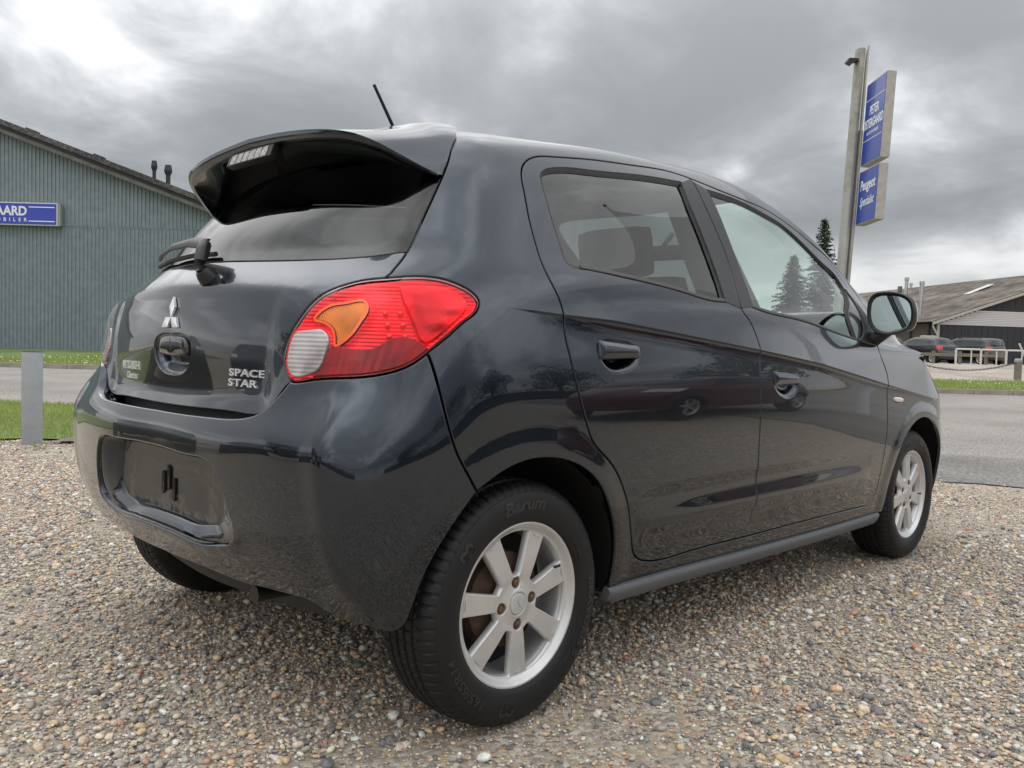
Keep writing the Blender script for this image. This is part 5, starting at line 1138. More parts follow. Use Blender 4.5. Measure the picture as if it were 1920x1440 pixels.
# ---------------------------------------------------------------- pebbles
def pebble_mat():
    m, nt, N, L = new_mat('pebble'); o = N('ShaderNodeOutputMaterial'); b = N('ShaderNodeBsdfPrincipled'); L(b.outputs[0], o.inputs[0])
    oi = N('ShaderNodeObjectInfo'); r = N('ShaderNodeValToRGB'); L(oi.outputs['Random'], r.inputs[0]); cr_ = r.color_ramp; cr_.interpolation = 'CONSTANT'
    cols = PEB+[(.50, .29, .20), (.62, .47, .28), (.55, .44, .37), (.17, .175, .18), (.66, .63, .58), (.28, .275, .27), (.38, .35, .32), (.45, .40, .34), (.23, .22, .21), (.52, .47, .40)]
    random.Random(3).shuffle(cols)
    cr_.elements[0].position = 0; cr_.elements[0].color = cols[0]+(1,); cr_.elements[1].position = 1/len(cols); cr_.elements[1].color = cols[1]+(1,)
    for i, c in enumerate(cols[2:], 2): e = cr_.elements.new(i/len(cols)); e.color = c+(1,)
    tc = N('ShaderNodeTexCoord'); n = N('ShaderNodeTexNoise'); n.inputs['Scale'].default_value = 2.2; n.inputs['Detail'].default_value = 5; L(tc.outputs['Object'], n.inputs['Vector'])
    mr = N('ShaderNodeMapRange'); mr.inputs[1].default_value = .3; mr.inputs[2].default_value = .7; mr.inputs[3].default_value = .72; mr.inputs[4].default_value = 1.25; L(n.outputs['Fac'], mr.inputs[0])
    mx = N('ShaderNodeMix'); mx.data_type = 'RGBA'; mx.blend_type = 'MULTIPLY'; mx.inputs[0].default_value = 1; L(r.outputs[0], mx.inputs[6]); L(mr.outputs[0], mx.inputs[7]); L(mx.outputs[2], b.inputs['Base Color'])
    b.inputs['Roughness'].default_value = .62; return m
M_PEB = pebble_mat()
PC = bpy.data.collections.new('pebble_shapes')
def pebble_shapes():
    obs = []
    for k in range(7):
        rg = random.Random(20+k); bm = bmesh.new(); bmesh.ops.create_icosphere(bm, subdivisions=2 if k < 4 else 1, radius=1.0)
        ax = Vector((rg.gauss(0, 1), rg.gauss(0, 1), rg.gauss(0, 1))).normalized()
        cuts = [(Vector((rg.gauss(0, 1), rg.gauss(0, 1), rg.gauss(0, 1))).normalized(), rg.uniform(.62, .9)) for _ in range(5 if k < 5 else 9)]
        for v in bm.verts:
            for c, h in cuts:
                d = v.co.dot(c)
                if d > h: v.co -= c*(d-h)*.9
            v.co += Vector((rg.gauss(0, .03), rg.gauss(0, .03), rg.gauss(0, .03)))
            v.co.x *= 1.0; v.co.y *= (.72, .85, .65, .8, .9, .75, .6)[k]; v.co.z *= (.55, .62, .45, .7, .5, .6, .4)[k]
        me = bpy.data.meshes.new('pebble_shape'); bm.to_mesh(me); bm.free(); me.materials.append(M_PEB)
        if k < 5: me.polygons.foreach_set('use_smooth', np.ones(len(me.polygons), bool))
        o = bpy.data.objects.new('pebble_shape', me); PC.objects.link(o); obs.append(o)
pebble_shapes()
def scatter(name, P, scl, coll, up=.35, seed=0, label=None):
    """one object that carries the points; geometry nodes put the shapes on them"""
    me = bpy.data.meshes.new(name); me.from_pydata([tuple(p) for p in P], [], [])
    at_ = me.attributes.new('scl', 'FLOAT', 'POINT'); at_.data.foreach_set('value', np.asarray(scl, np.float32))
    o = link(bpy.data.objects.new(name, me)); o['kind'] = 'stuff'
    ng = bpy.data.node_groups.new(name, 'GeometryNodeTree'); ng.interface.new_socket('Geometry', in_out='INPUT', socket_type='NodeSocketGeometry'); ng.interface.new_socket('Geometry', in_out='OUTPUT', socket_type='NodeSocketGeometry')
    N = ng.nodes.new; L = ng.links.new; gi = N('NodeGroupInput'); go = N('NodeGroupOutput'); ip = N('GeometryNodeInstanceOnPoints'); ci = N('GeometryNodeCollectionInfo')
    ci.inputs['Collection'].default_value = coll; ci.inputs['Separate Children'].default_value = True; ci.inputs['Reset Children'].default_value = True; ip.inputs['Pick Instance'].default_value = True
    rv = N('FunctionNodeRandomValue'); rv.data_type = 'FLOAT_VECTOR'; rv.inputs[0].default_value = (-up, -up, 0); rv.inputs[1].default_value = (up, up, 6.283); rv.inputs['Seed'].default_value = seed
    na = N('GeometryNodeInputNamedAttribute'); na.data_type = 'FLOAT'; na.inputs['Name'].default_value = 'scl'
    L(gi.outputs[0], ip.inputs['Points']); L(ci.outputs[0], ip.inputs['Instance']); L(rv.outputs[0], ip.inputs['Rotation']); L([s for s in na.outputs if s.enabled][0], ip.inputs['Scale']); L(ip.outputs[0], go.inputs[0])
    md = o.modifiers.new('scatter', 'NODES'); md.node_group = ng; return o
def fnoise(X, Y, f, seed):
    r = np.random.default_rng(seed); out = 0
    for k in range(10):
        a = r.uniform(0, 2*math.pi); q = f*r.uniform(.5, 2); out = out+np.sin((X*math.cos(a)+Y*math.sin(a))*q+r.uniform(0, 6.28))*(1/10)
    return out
def pebble_field(name, X0, X1, D0_, D1_, dens, smin, smax, seed, skip_sand=0.0, fan=.66, sink=.25):
    r = np.random.default_rng(seed); n = int((X1-X0)*(D1_-D0_)*dens); X = r.uniform(X0, X1, n); D = r.uniform(D0_, D1_, n)
    m = (np.abs(X) < np.maximum(D, 0)*fan+.35); X, D = X[m], D[m]
    lim = np.where(X < -1.6, 7.12+.06*np.sin(X*2.)+.05*np.sin(X*9)+.05*np.sin(X*23), near_edge(X)-1.75-.05*X+.16*np.sin(X*5)+.1*np.sin(X*13)+r.normal(0, .18, len(X)))
    m = D < lim; X, D = X[m], D[m]
    sand = fnoise(X, D, 2.6, 5); keep = r.uniform(0, 1, len(X)) > skip_sand*sstep(.03, .20, sand)
    # thinned in the worn wheel track at the lower right
    X, D = X[keep], D[keep]; s = smin*(smax/smin)**(r.uniform(0, 1, len(X))**1.7)
    P = np.stack([CAM[0]+X*R0[0]+D*D0[0], CAM[1]+X*R0[1]+D*D0[1], s*sink+r.uniform(-.15, .25, len(X))*s], 1)
    return scatter(name, P, s, PC, seed=seed)
tag(pebble_field('fine_gravel', -6, 6, 1.3, 6.2, 7200, .0027, .0066, 11, skip_sand=.45, sink=.35), 'fine gravel and grit between the pebbles around the car')
tag(pebble_field('gravel', -8, 8, 1.3, 9.0, 2600, .0052, .0130, 12, skip_sand=.93, sink=.32), 'multicoloured rounded pebbles covering the yard under the dark grey car')
tag(pebble_field('coarse_gravel', -5.5, 5.5, 1.3, 7.0, 70, .013, .020, 13, skip_sand=.5, sink=.22), 'larger pebbles scattered over the gravel')

# ---------------------------------------------------------------- grass
def blades(name, X, D, h, w, mat, z0, seed, label):
    r = np.random.default_rng(seed); n = len(X); a = r.uniform(0, math.pi, n); ln = r.normal(0, .35, n); lb = r.uniform(0, 6.28, n)
    bx = CAM[0]+X*R0[0]+D*D0[0]; by = CAM[1]+X*R0[1]+D*D0[1]; bz = tz(X, D)+z0
    V = np.zeros((n, 3, 3)); V[:, 0] = np.stack([bx-np.cos(a)*w, by-np.sin(a)*w, bz], 1); V[:, 1] = np.stack([bx+np.cos(a)*w, by+np.sin(a)*w, bz], 1)
    V[:, 2] = np.stack([bx+np.cos(lb)*h*ln, by+np.sin(lb)*h*ln, bz+h], 1)
    me = bpy.data.meshes.new(name); me.vertices.add(3*n); me.vertices.foreach_set('co', V.astype(np.float32).ravel()); me.loops.add(3*n); me.loops.foreach_set('vertex_index', np.arange(3*n, dtype=np.int32)); me.polygons.add(n); me.polygons.foreach_set('loop_start', np.arange(0, 3*n, 3, dtype=np.int32)); me.update(calc_edges=True); me.materials.append(mat)
    o = link(bpy.data.objects.new(name, me)); o['kind'] = 'stuff'; o['label'] = label; return o
def blade_mat(name, c0, c1, c2):
    m, nt, N, L = new_mat(name); o = N('ShaderNodeOutputMaterial'); b = N('ShaderNodeBsdfPrincipled'); g = N('ShaderNodeNewGeometry'); r = N('ShaderNodeValToRGB')
    L(g.outputs['Random Per Island'], r.inputs[0]); r.color_ramp.elements[0].color = c0+(1,); r.color_ramp.elements[1].color = c2+(1,); e = r.color_ramp.elements.new(.6); e.color = c1+(1,); L(r.outputs[0], b.inputs['Base Color']); b.inputs['Roughness'].default_value = .6
    t = N('ShaderNodeBsdfTranslucent'); L(r.outputs[0], t.inputs[0]); mx = N('ShaderNodeMixShader'); mx.inputs[0].default_value = .35; L(b.outputs[0], mx.inputs[1]); L(t.outputs[0], mx.inputs[2]); L(mx.outputs[0], o.inputs[0]); return m
M_BLADE = blade_mat('grass_blade', (.20, .28, .05), (.32, .40, .09), (.50, .48, .20))
rg = np.random.default_rng(4)
n = 60000; X = rg.uniform(-9.5, -1.7, n); D = rg.uniform(6.95, 12.2, n); m = (D < near_edge(X)+.02) & (D > 7.08+.06*np.sin(X*2)+.05*np.sin(X*11)) & (np.abs(X) < D*.70) & ~((D < 7.5-.1*np.abs(X+3.1)) & (X > -3.72) & (X < -2.1)); X, D = X[m], D[m]
blades('lawn_grass', X, D, rg.uniform(.015, .055, len(X)), rg.uniform(.002, .005, len(X)), M_BLADE, .018, 1, 'short mown lawn grass of the island behind the steel bollard')
n = 46000; X = rg.uniform(-17, 19, n); D = 22.4-.035*X+.1+13*rg.uniform(0, 1, n)**1.7; m = (D < np.where(X < 4, 41, 30)) & (np.abs(X) < D*.66); X, D = X[m], D[m]
blades('verge_grass', X, D, rg.uniform(.04, .13, len(X)), rg.uniform(.006, .014, len(X)), M_BLADE, .05, 2, 'grass and weeds of the verge beyond the road')
n = 1500; X = rg.uniform(-17, 20, n); D = 22.6-.035*X+8*rg.uniform(0, 1, n)**1.3; m = (np.abs(X) < D*.66) & (fnoise(X, D, 1.2, 8) > -.08); X, D = X[m], D[m]
def dots(name, X, D, s, z, mat, label):
    V = []; F = []
    for x, d, q in zip(X, D, s):
        c = W(x, d, float(tz(x, d))+z+random.uniform(-.02, .05)); i = len(V); V += [c+Vector((q, 0, 0)), c+Vector((0, q, .3*q)), c+Vector((-q, 0, 0)), c+Vector((0, -q, -.3*q)), c+Vector((0, 0, q*.8))]; F += [(i, i+1, i+4), (i+1, i+2, i+4), (i+2, i+3, i+4), (i+3, i, i+4)]
    o = mesh_np(name, V, F, mat, smooth=False); o['kind'] = 'stuff'; o['label'] = label
dots('daisies', X, D, rg.uniform(.012, .026, len(X)), .13, pbr('daisy_white', (.75, .73, .62), .8), 'white daisies flowering in the verge beyond the road')
n = 420; X = rg.uniform(-5.2, -2.0, n); D = rg.uniform(6.2, 7.15, n); D = 7.12-(7.12-D)*rg.uniform(0, 1, n); k = rg.integers(0, 26, n); X = -5+k*.12+rg.normal(0, .03, n); D = 6.55+((k*7) % 11)*.055+rg.normal(0, .03, n)
blades('weeds', X, D, rg.uniform(.02, .06, n), rg.uniform(.002, .005, n), M_BLADE, .0, 3, 'small weeds growing through the gravel by the steel bollard')

# ---------------------------------------------------------------- street furniture
M_GALV = pbr('galvanised_steel', (.36, .39, .41), .5, metal=.35, var=.10, vscale=9, bump=.05, bscale=90)
def flat_bollard(X, D, rz, label, group=None, h=.97, w=.155):
    o = MB(); o.box((0, 0, h/2-.05), (w, w*.95, h+.1), None, .006); b = empty('steel_bollard', W(X, D, 0), rz, label=label, cat='bollard', group=group)
    o.build('post', M_GALV, b, smooth=True); o = MB(); o.box((0, 0, h+.003), (w-.006, w*.95-.006, .010), None, .002); o.build('cap', pbr('dark_cap', (.05, .055, .06), .5) if 'dark_cap' not in bpy.data.materials else bpy.data.materials['dark_cap'], b); return b
flat_bollard(at(54, 6.76), 6.80, SROT+.52, 'square galvanised steel bollard at the edge of the gravel, left of the car', h=zat(54, 660, 6.76), w=.150)
# bollard row seen only as a reflection in the tailgate
M_WOOD = pbr('weathered_wood', (.20, .175, .14), .9, bump=.5, bscale=40, var=.3, vscale=8, stretch=(6, 6, 1))
def wood_post(X, D, label, h=.85):
    z = float(tz(X, D)); b = empty('wooden_bollard', W(X, D, z), SROT, label=label, cat='bollard', group='wooden bollards joined by the chain')
    m = MB(); m.cyl((0, 0, -.2), (0, 0, h-.12), .13, n=20); m.build('post', M_WOOD, b, smooth=True); m = MB(); m.lathe([(.0001, h), (.09, h-.005), (.13, h-.03), (.135, h-.12)], 20); m.build('cap', M_GALV, b, smooth=True); return b
px_b = at(1907, 32); wood_post(px_b, 32, 'wooden bollard with metal cap at the right edge of the picture, holding the chain')
wood_post(at(1700, 30.5), 30.5, 'wooden bollard hidden behind the front wing, holding the near end of the chain')
ch = empty('chain', W(at(1700, 30.5), 30.5, 0), 0, label='dark link chain sagging above the verge towards the wooden bollard', cat='chain')
A_ = W(at(1700, 30.5), 30.5, .84); B_ = W(px_b, 32, float(tz(px_b, 32))+.72)
links = []; nl = 58; lk = MB(); lk.tube([(.055*math.cos(t), .03*math.sin(t), 0) for t in np.linspace(0, 2*math.pi, 11)], .011, 5, caps=False); l0 = lk.build('chain_link', pbr('chain_steel', (.07, .07, .07), .6, metal=.5), ch, smooth=True)
for i in range(nl):
    t = (i+.5)/nl; p = A_.lerp(B_, t); p.z -= .34*4*t*(1-t); t2 = t+.01; q = A_.lerp(B_, t2); q.z -= .34*4*t2*(1-t2)
    l = l0 if i == 0 else l0.copy()
    if i: COL.objects.link(l); l.parent = ch
    R = (q-p).to_track_quat('X', 'Z').to_matrix() @ Matrix.Rotation(math.pi/2*(i % 2), 3, 'X'); l.matrix_local = Matrix.Translation(p-W(at(1700, 30.5), 30.5, 0)) @ R.to_4x4()

# sign pylon
M_PYL = pbr('weathered_aluminium', (.40, .385, .36), .45, metal=.5, var=.15, vscale=2)
M_PYLG = pbr('algae_stained_metal', (.33, .32, .28), .6, metal=.3, var=.3, vscale=3)
M_BLUE = pbr('blue_sign_face', (.022, .055, .34), .35, coat=.4); M_SBOX = pbr('sign_box_side', (.40, .375, .345), .6, var=.15, vscale=6); M_LET = pbr('white_lettering', (.78, .79, .82), .5)
PD = 25.0; PX = at(1559, PD)
pyl = empty('sign_pylon', W(PX, PD, 0), SROT, label='tall metal pylon with two blue signs rising behind the front of the car', cat='sign')
lean = Matrix.Rotation(math.radians(2.5), 4, 'Y')
ztop = zat(1612, 103, PD)
m = MB(); o_ = [(.125*math.cos(t)*1.0, .22*math.sin(t)) for t in np.linspace(0, 2*math.pi, 20, endpoint=False)]
m.prism([(x, y, -.3) for x, y in o_], (0, 0, 6.0)); m.build('mast', M_PYL, pyl, smooth=True, M=lean)
m = MB(); m.prism([(x, y, 5.703) for x, y in o_], (0, 0, ztop-5.703)); m.build('mast', M_PYLG, pyl, smooth=True, M=lean)
m = MB(); m.cyl((.17, -.16, -.3), (.17, -.16, ztop+.08), .028, n=12); m.build('front_tube', M_PYL, pyl, smooth=True, M=lean)
m = MB(); m.cyl((.25, .12, -.3), (.25, .12, ztop+.05), .04, n=12); m.build('rear_tube', M_PYL, pyl, smooth=True, M=lean)
m = MB(); m.box((.20, 0, 4.0), (.10, .18, 7.0)); m.build('spine', M_PYL, pyl, M=lean)
m = MB(); m.box((-.22, -.1, ztop-.35), (.24, .22, .08)); m.box((-.33, -.1, ztop-.40), (.16, .26, .10), Matrix.Rotation(.4, 3, 'Y')); m.build('floodlight', M_BLACK, pyl, M=lean)
def sign_box(z0, z1, name, txts, lines, x0):
    """box whose broad face looks left and a little towards the road; its narrow edge faces the camera"""
    th = math.radians(-91); wdt = 1.38; dep = .25; h = z1-z0; loc = Matrix.Translation((x0, -.25, z0)) @ Matrix.Rotation(th, 4, 'Z')
    # local: x along the face (far -> near), y normal pointing back, face at y=0 side
    m = MB(); m.box((wdt/2, dep/2, h/2), (wdt, dep, h), None, .015); bx = m.build(name, M_SBOX, pyl, M=lean @ loc)
    m = MB(); m.box((wdt/2, -.004, h/2), (wdt-.06, .012, h-.06)); m.build('sign_face', M_BLUE, bx, M=lean @ loc)
    for s, sz, cx, cz, sx, bold, sh in txts:
        V, F = text_mesh(s, sz, .002, bold=bold, sx=sx, shear=sh, align='CENTER'); V = [lean @ loc @ Vector((cx+x, -.013-z, cz+y)) for x, y, z in V]; mesh_np('lettering', V, F, M_LET, bx, smooth=False)
    for zc in lines: m = MB(); m.box((wdt/2, -.012, zc), (wdt-.1, .004, .018)); m.build('sign_line', M_LET, bx, M=lean @ loc)
    return bx
zc = lambda py: zat(1625, py, PD-.6)
sign_box(zc(312), zc(160), 'upper_sign', [('PETER', .36, .69, 1.38, .64, .008, 0), ('ØSTERGAARD', .36, .69, 1.02, .585, .008, 0), ('AUTOMOBILER', .13, .69, .82, .9, .0, 0)], (.68, 1.83), .20)
sign_box(zc(422), zc(322), 'lower_sign', [('Peugeot', .42, .69, .95, .75, .006, 0), ('Specialist', .36, .69, .50, .72, .002, .35)], (), .20)

# left hall
def hall():
    Dh = 42.0; s = FPX/Dh; b = empty('corrugated_hall', W(-33, Dh, .0), SROT, label='large hall with a grey-green corrugated gable and dark roof, on the left', cat='building')
    Mg = speckle('corrugated_sheet', (.185, .222, .252), (.222, .262, .295), 3, rough=.55, bump=0, patch=.05); Mr = speckle('roofing_felt', (.05, .05, .052), (.11, .108, .108), 8, patch=.3); Mb = pbr('dark_barge_board', (.055, .05, .048), .7, var=.25, vscale=2); Mb2 = pbr('worn_barge_board', (.12, .115, .11), .7, var=.3, vscale=1.5)
    zf = lambda X: 7.14+.355*(-15.09-X)      # underside of the verge
    Xe, Xp = -6.4, -33.0; L0 = 33.0
    zr = lambda X: zf(X) if X > Xp else zf(2*Xp-X)
    def corr(name, X0, X1, z0, ztf, y, par):
        pitch = .193; V = []; F = []; n = int((X1-X0)/pitch); prof = [(0, 0), (.30, 0), (.42, .04), (.78, .04), (.90, 0)]; pts = []
        for i in range(n):
            for t, d in prof: pts.append((X0+(i+t)*pitch, d))
        for x, d in pts: V += [(x+L0, y-d, z0 if not callable(z0) else z0(x)), (x+L0, y-d, ztf(x))]
        for i in range(len(pts)-1): F.append((2*i, 2*i+2, 2*i+3, 2*i+1))
        return mesh_np(name, V, F, Mg, par, smooth=False)
    zs = 6.32
    corr('wall_sheeting', -59.5, Xe, 0.0, lambda X: min(zs, zr(X)), 0.0, b)
    corr('wall_sheeting', -49.5, -12.82, zs-.02, lambda X: max(zs-.02, zr(X)), -.025, b)
    m = MB(); m.prism([(Xe+L0, .1, 0), (Xe+L0, .1, zr(Xe)), (Xp+L0, .1, zr(Xp)), (-59.6+L0, .1, zr(-59.6)), (-59.6+L0, .1, 0)], (0, 45, 0)); m.build('hall_body', Mg, b)
    for sgn in (1, -1):
        X0, X1 = (Xp, Xe+1.0) if sgn > 0 else (Xp, -60.6)
        p = lambda X, y, dz: (X+L0, y, zr(X)+dz)
        m = MB(); m.prism([p(X0, -.7, .36), p(X1, -.7, .36), p(X1, -.7, .62), p(X0, -.7, .62)], (0, 46, 0)); m.build('roof', Mr, b)
        m = MB(); m.prism([p(X0, -.60, -.02), p(X1, -.60, -.02), p(X1, -.60, .16), p(X0, -.60, .16)], (0, .05, 0)); m.build('barge_board', Mb2, b)
        m = MB(); m.prism([p(X0, -.52, .14), p(X1, -.52, .14), p(X1, -.52, .38), p(X0, -.52, .38)], (0, .05, 0)); m.build('barge_board', Mb, b)
        m = MB(); m.prism([p(X0, -.55, .02), p(X1, -.55, .02), p(X1, -.55, .05), p(X0, -.55, .05)], (0, .6, 0)); m.build('soffit', Mb, b)
    Mv = pbr('vent_black', (.03, .03, .033), .6)
    for px, y0, y1, w in ((285, 305, 340, 5.5), (311, 313, 347, 7)):
        Dv = 43.5; x = at(px, Dv)+L0; zt = zat(px, y0, Dv); zb = zat(px, y1, Dv)-.3; r = w/FPX*Dv; m = MB(); h = zt-zb
        m.lathe([(r*.62, zb), (r*.62, zt-.52), (r*1.02, zt-.36), (r*1.1, zt-.28), (r*.8, zt), (.001, zt)], 8, c=(x, Dv-Dh, 0)); m.build('roof_vent', Mv, b)
    for px, y, w in ((46, 243, 20), (172, 291, 17)):
        x = at(px, 41.6)+L0; zz = zr(at(px, 41.6))+.66; m = MB(); m.box((x, .2, zz), (w/37.8, .4, .12), Matrix.Rotation(.34, 3, 'Y')); m.build('ridge_vent', Mr, b)
    # illuminated sign box
    X1 = at(105, 41.6)+.0; X0 = X1-9.4; z1 = zat(105, 383, 41.6); z0 = zat(105, 425, 41.6); sg = empty('wall_sign', W(0, 41.6, 0), SROT, label='long blue and white company sign on the corrugated gable', cat='sign')
    Mwh = pbr('white_frame', (.70, .71, .70), .5); Mbl = pbr('sign_blue', (.018, .04, .42), .3, coat=.4)
    m = MB(); m.box(((X0+X1)/2, .14, (z0+z1)/2), (X1-X0, .26, z1-z0), None, .02); m.build('sign_frame', Mwh, sg); m = MB(); m.box(((X0+X1)/2, .0, (z0+z1)/2), (X1-X0-.09, .012, z1-z0-.09)); m.build('sign_face', Mbl, sg)
    m = MB(); m.box((X1+.06, .16, (z0+z1)/2), (.12, .2, z1-z0-.02)); m.build('sign_end', pbr('sign_end_grey', (.30, .31, .29), .7), sg)
    def T(s, sz, xr, zz, bold, sx, sp): 
        V, F = text_mesh(s, sz, .003, bold=bold, sx=sx, spacing=sp, align='RIGHT'); V[:, 0] += -V[:, 0].max(); mesh_np('lettering', [(xr+x, -.010-z, zz+y) for x, y, z in V], F, M_LET, sg, smooth=False)
    T('PETER ØSTERGAARD', .62, at(48.5, 41.6), zat(40, 405, 41.6), .020, .92, 1.0); T('AUTOMOBILER', .25, at(49, 41.6), zat(40, 416.5, 41.6), .004, 1.0, 2.1)
    for py in (390.5, 416.5):
        m = MB(); m.box(((at(52, 41.6)+at(100.5, 41.6))/2, -.008, zat(76, py, 41.6)), (at(100.5, 41.6)-at(52, 41.6), .006, .045)); m.build('sign_line', M_LET, sg)
hall()

# barn on the right
def barn():
    g = np.array([.990, .144]); w = np.array([-.144, .990]); C = np.array([28.8, 58.0]); zb = .60
    rz = SROT+math.atan2(.144, .99); b = empty('barn', W(C[0], C[1], 0), rz, label='barn with a brown corrugated roof and a black gable, far right', cat='building')
    Mrf = speckle('fibre_cement_roof', (.115, .098, .085), (.20, .175, .155), 1.6, patch=.35); Mdk = pbr('black_cladding', (.022, .024, .030), .6); Mlg = pbr('pale_corrugated', (.66, .65, .66), .5); Mbd = pbr('brown_boards', (.10, .085, .07), .8, var=.3); Mv = pbr('white_verge', (.42, .40, .35), .7, var=.2)
    def zr(t): return 3.40+(t if t < 12 else 24-t)*.333
    # dark gable cladding as vertical boards
    for i in range(48):
        t = i*.5; m = MB(); m.prism([(t+.01, 0, zb-.3), (t+.49, 0, zb-.3), (t+.49, 0, zr(t+.49)), (t+.01, 0, zr(t+.01))], (0, .08, 0)); m.build('gable_board', Mdk, b)
    m = MB(); m.prism([(.05, .1, 0), (23.95, .1, 0), (23.95, .1, zr(23.95)-.05), (12, .1, zr(12)-.05), (.05, .1, zr(.05)-.05)], (0, 30, 0)); m.build('barn_body', Mbd, b)
    n = 9; zlo = lambda t: 3.33-.0*t
    for i in range(n):
        z0 = 3.30+i*.115; m = MB(); x0 = max(.35, (z0+.12-3.40)/.333+.15)
        m.prism([(x0, -.03, z0), (23.6-x0+.35, -.03, z0), (23.6-x0+.35, -.055, z0+.10), (x0, -.055, z0+.10)], (0, .03, 0)); m.build('pale_cladding', Mlg, b)
    m = MB(); m.box((.20, -.06, 1.9), (.16, .10, 2.9)); m.build('corner_post', Mv, b)
    for sgn in (1, -1):
        a, c = (-.5, 12.0) if sgn > 0 else (24.5, 12.0); N_ = 110; V = []; F = []
        ys = np.linspace(-.5, 30.5, N_*4+1); dz = .04*np.cos(np.arange(len(ys))*math.pi/2)
        for y, q in zip(ys, dz): V += [(a, y, zr(a)+.22+q*.8-(0 if sgn > 0 else 0)), (c, y, zr(12)+.22+q*.8)]
        for i in range(len(ys)-1): F.append((2*i, 2*i+2, 2*i+3, 2*i+1))
        mesh_np('roof', V, F, Mrf, b, smooth=False)
        m = MB(); m.prism([(a, -.5, zr(a)+.0), (c, -.5, zr(12)+.0), (c, -.5, zr(12)+.20), (a, -.5, zr(a)+.20)], (0, .05, 0)); m.build('barge_board', Mv, b)
    m = MB(); m.prism([(8.9, 6, zr(9.3)+.27), (8.9, 6.7, zr(9.3)+.27), (6.9, 6.7, zr(6.9)+.27), (6.9, 6, zr(6.9)+.27)], (0, 0, .03)); m.build('rooflight', pbr('rooflight', (.72, .72, .74), .3), b)
    for i in range(14): m = MB(); m.box((-.04, .6+i*2.1, 2.0), (.06, .16, 2.8)); m.build('wall_batten', Mdk, b)
    m = MB(); m.tube([(-.35, -.3, 3.35), (-.42, -.4, 3.1), (-.1, -.4, 2.6), (-.1, -.4, .6)], .06, 10); m.build('downpipe', Mv, b, smooth=True)
    m = MB(); m.box((-.75, -.45, 2.0), (.95, .5, 1.0), None, .06); m.build('wall_unit', Mv, b, smooth=True)
    m = MB(); m.box((10.1, 20, zr(10.1)+.5), (.3, .3, .7)); m.build('roof_pipe', Mrf, b)
barn()
for px, py, w, D_, lb in ((1688, 521, 3.2, 76, 'leftmost of the steel flue pipes behind the barn'), (1696.5, 531, 2.4, 84, 'thin middle flue pipe behind the barn'), (1716, 528, 3.4, 62, 'bright steel flue pipe in front of the barn roof, right of the door mirror')):
    x = at(px, D_); f = empty('flue_pipe', W(x, D_, .5), SROT, label=lb, cat='flue', group='flue pipes by the barn'); r = w/FPX*D_; zt = zat(px, py, D_)-.5
    m = MB(); m.cyl((-.15*0, 0, 0), (.16, 0, zt-.25), r, n=14); m.build('pipe', pbr('stainless', (.5, .5, .5), .3, metal=.8) if 'stainless' not in bpy.data.materials else bpy.data.materials['stainless'], f, smooth=True)
    m = MB(); m.cyl((.16, 0, zt-.28), (.16, 0, zt), r*1.35, n=14); m.build('cowl', bpy.data.materials['stainless'], f, smooth=True)
# white barriers and timber rail in front of the yard cars
M_WT = pbr('white_tube', (.62, .61, .58), .5)
for i, (xa, xb, D_) in enumerate(((1790, 1837, 43.0), (1837, 1884.5, 43.2), (1884.5, 1932, 43.4))):
    X0, X1 = at(xa, D_), at(xb, D_); z0 = float(tz(X0, D_)); zt = zat(xa, 654+i*1.4, D_); bq = empty('tube_barrier', W(X0, D_, z0), SROT, label=['white tubular barrier in front of the dark estate car, nearest the car bonnet', 'white tubular barrier in the middle of the row', 'white tubular barrier at the right edge'][i], cat='barrier', group='white tubular barriers')
    m = MB(); m.tube([(.02, 0, zt-z0), (X1-X0-.06, 0, zt-z0)], .045, 8); m.build('top_rail', M_WT, bq, smooth=True)
    for x in (.05, X1-X0-.42): m = MB(); m.cyl((x, .15, -.2), (x, .15, zt-z0-.05), .035, n=8); m.build('brace', M_WT, bq, smooth=True)
    m = MB(); m.cyl((.0, 0, -.2), (.0, 0, zt-z0+.03), .042, n=8); m.build('leg', M_WT, bq, smooth=True)
tr = empty('timber_rail', W(at(1690, 44.5), 44.5, 0), SROT, label='low timber rail in front of the parked cars in the yard', cat='rail')
zz = zat(1750, 664, 44.5); m = MB(); m.box(((at(1885, 44.5)-at(1690, 44.5))/2, 0, zz), (at(1885, 44.5)-at(1690, 44.5), .07, .17)); m.build('rail', M_WOOD, tr)
for px in (1700, 1749, 1799, 1848): m = MB(); m.box((at(px, 44.5)-at(1690, 44.5), .08, .8), (.14, .09, 1.1)); m.build('post', M_WOOD, tr)
m = MB(); m.cyl((at(1919, 40), 0, zat(1919, 668, 40)), (at(1907, 40), 0, zat(1907, 644, 40)), .04, n=8); o = m.build('leaning_pole', M_WT); o.location = W(0, 40, 0); o.rotation_euler = (0, 0, SROT)
tag(o, 'thin pale pole leaning to the left at the right edge of the picture', 'pole')

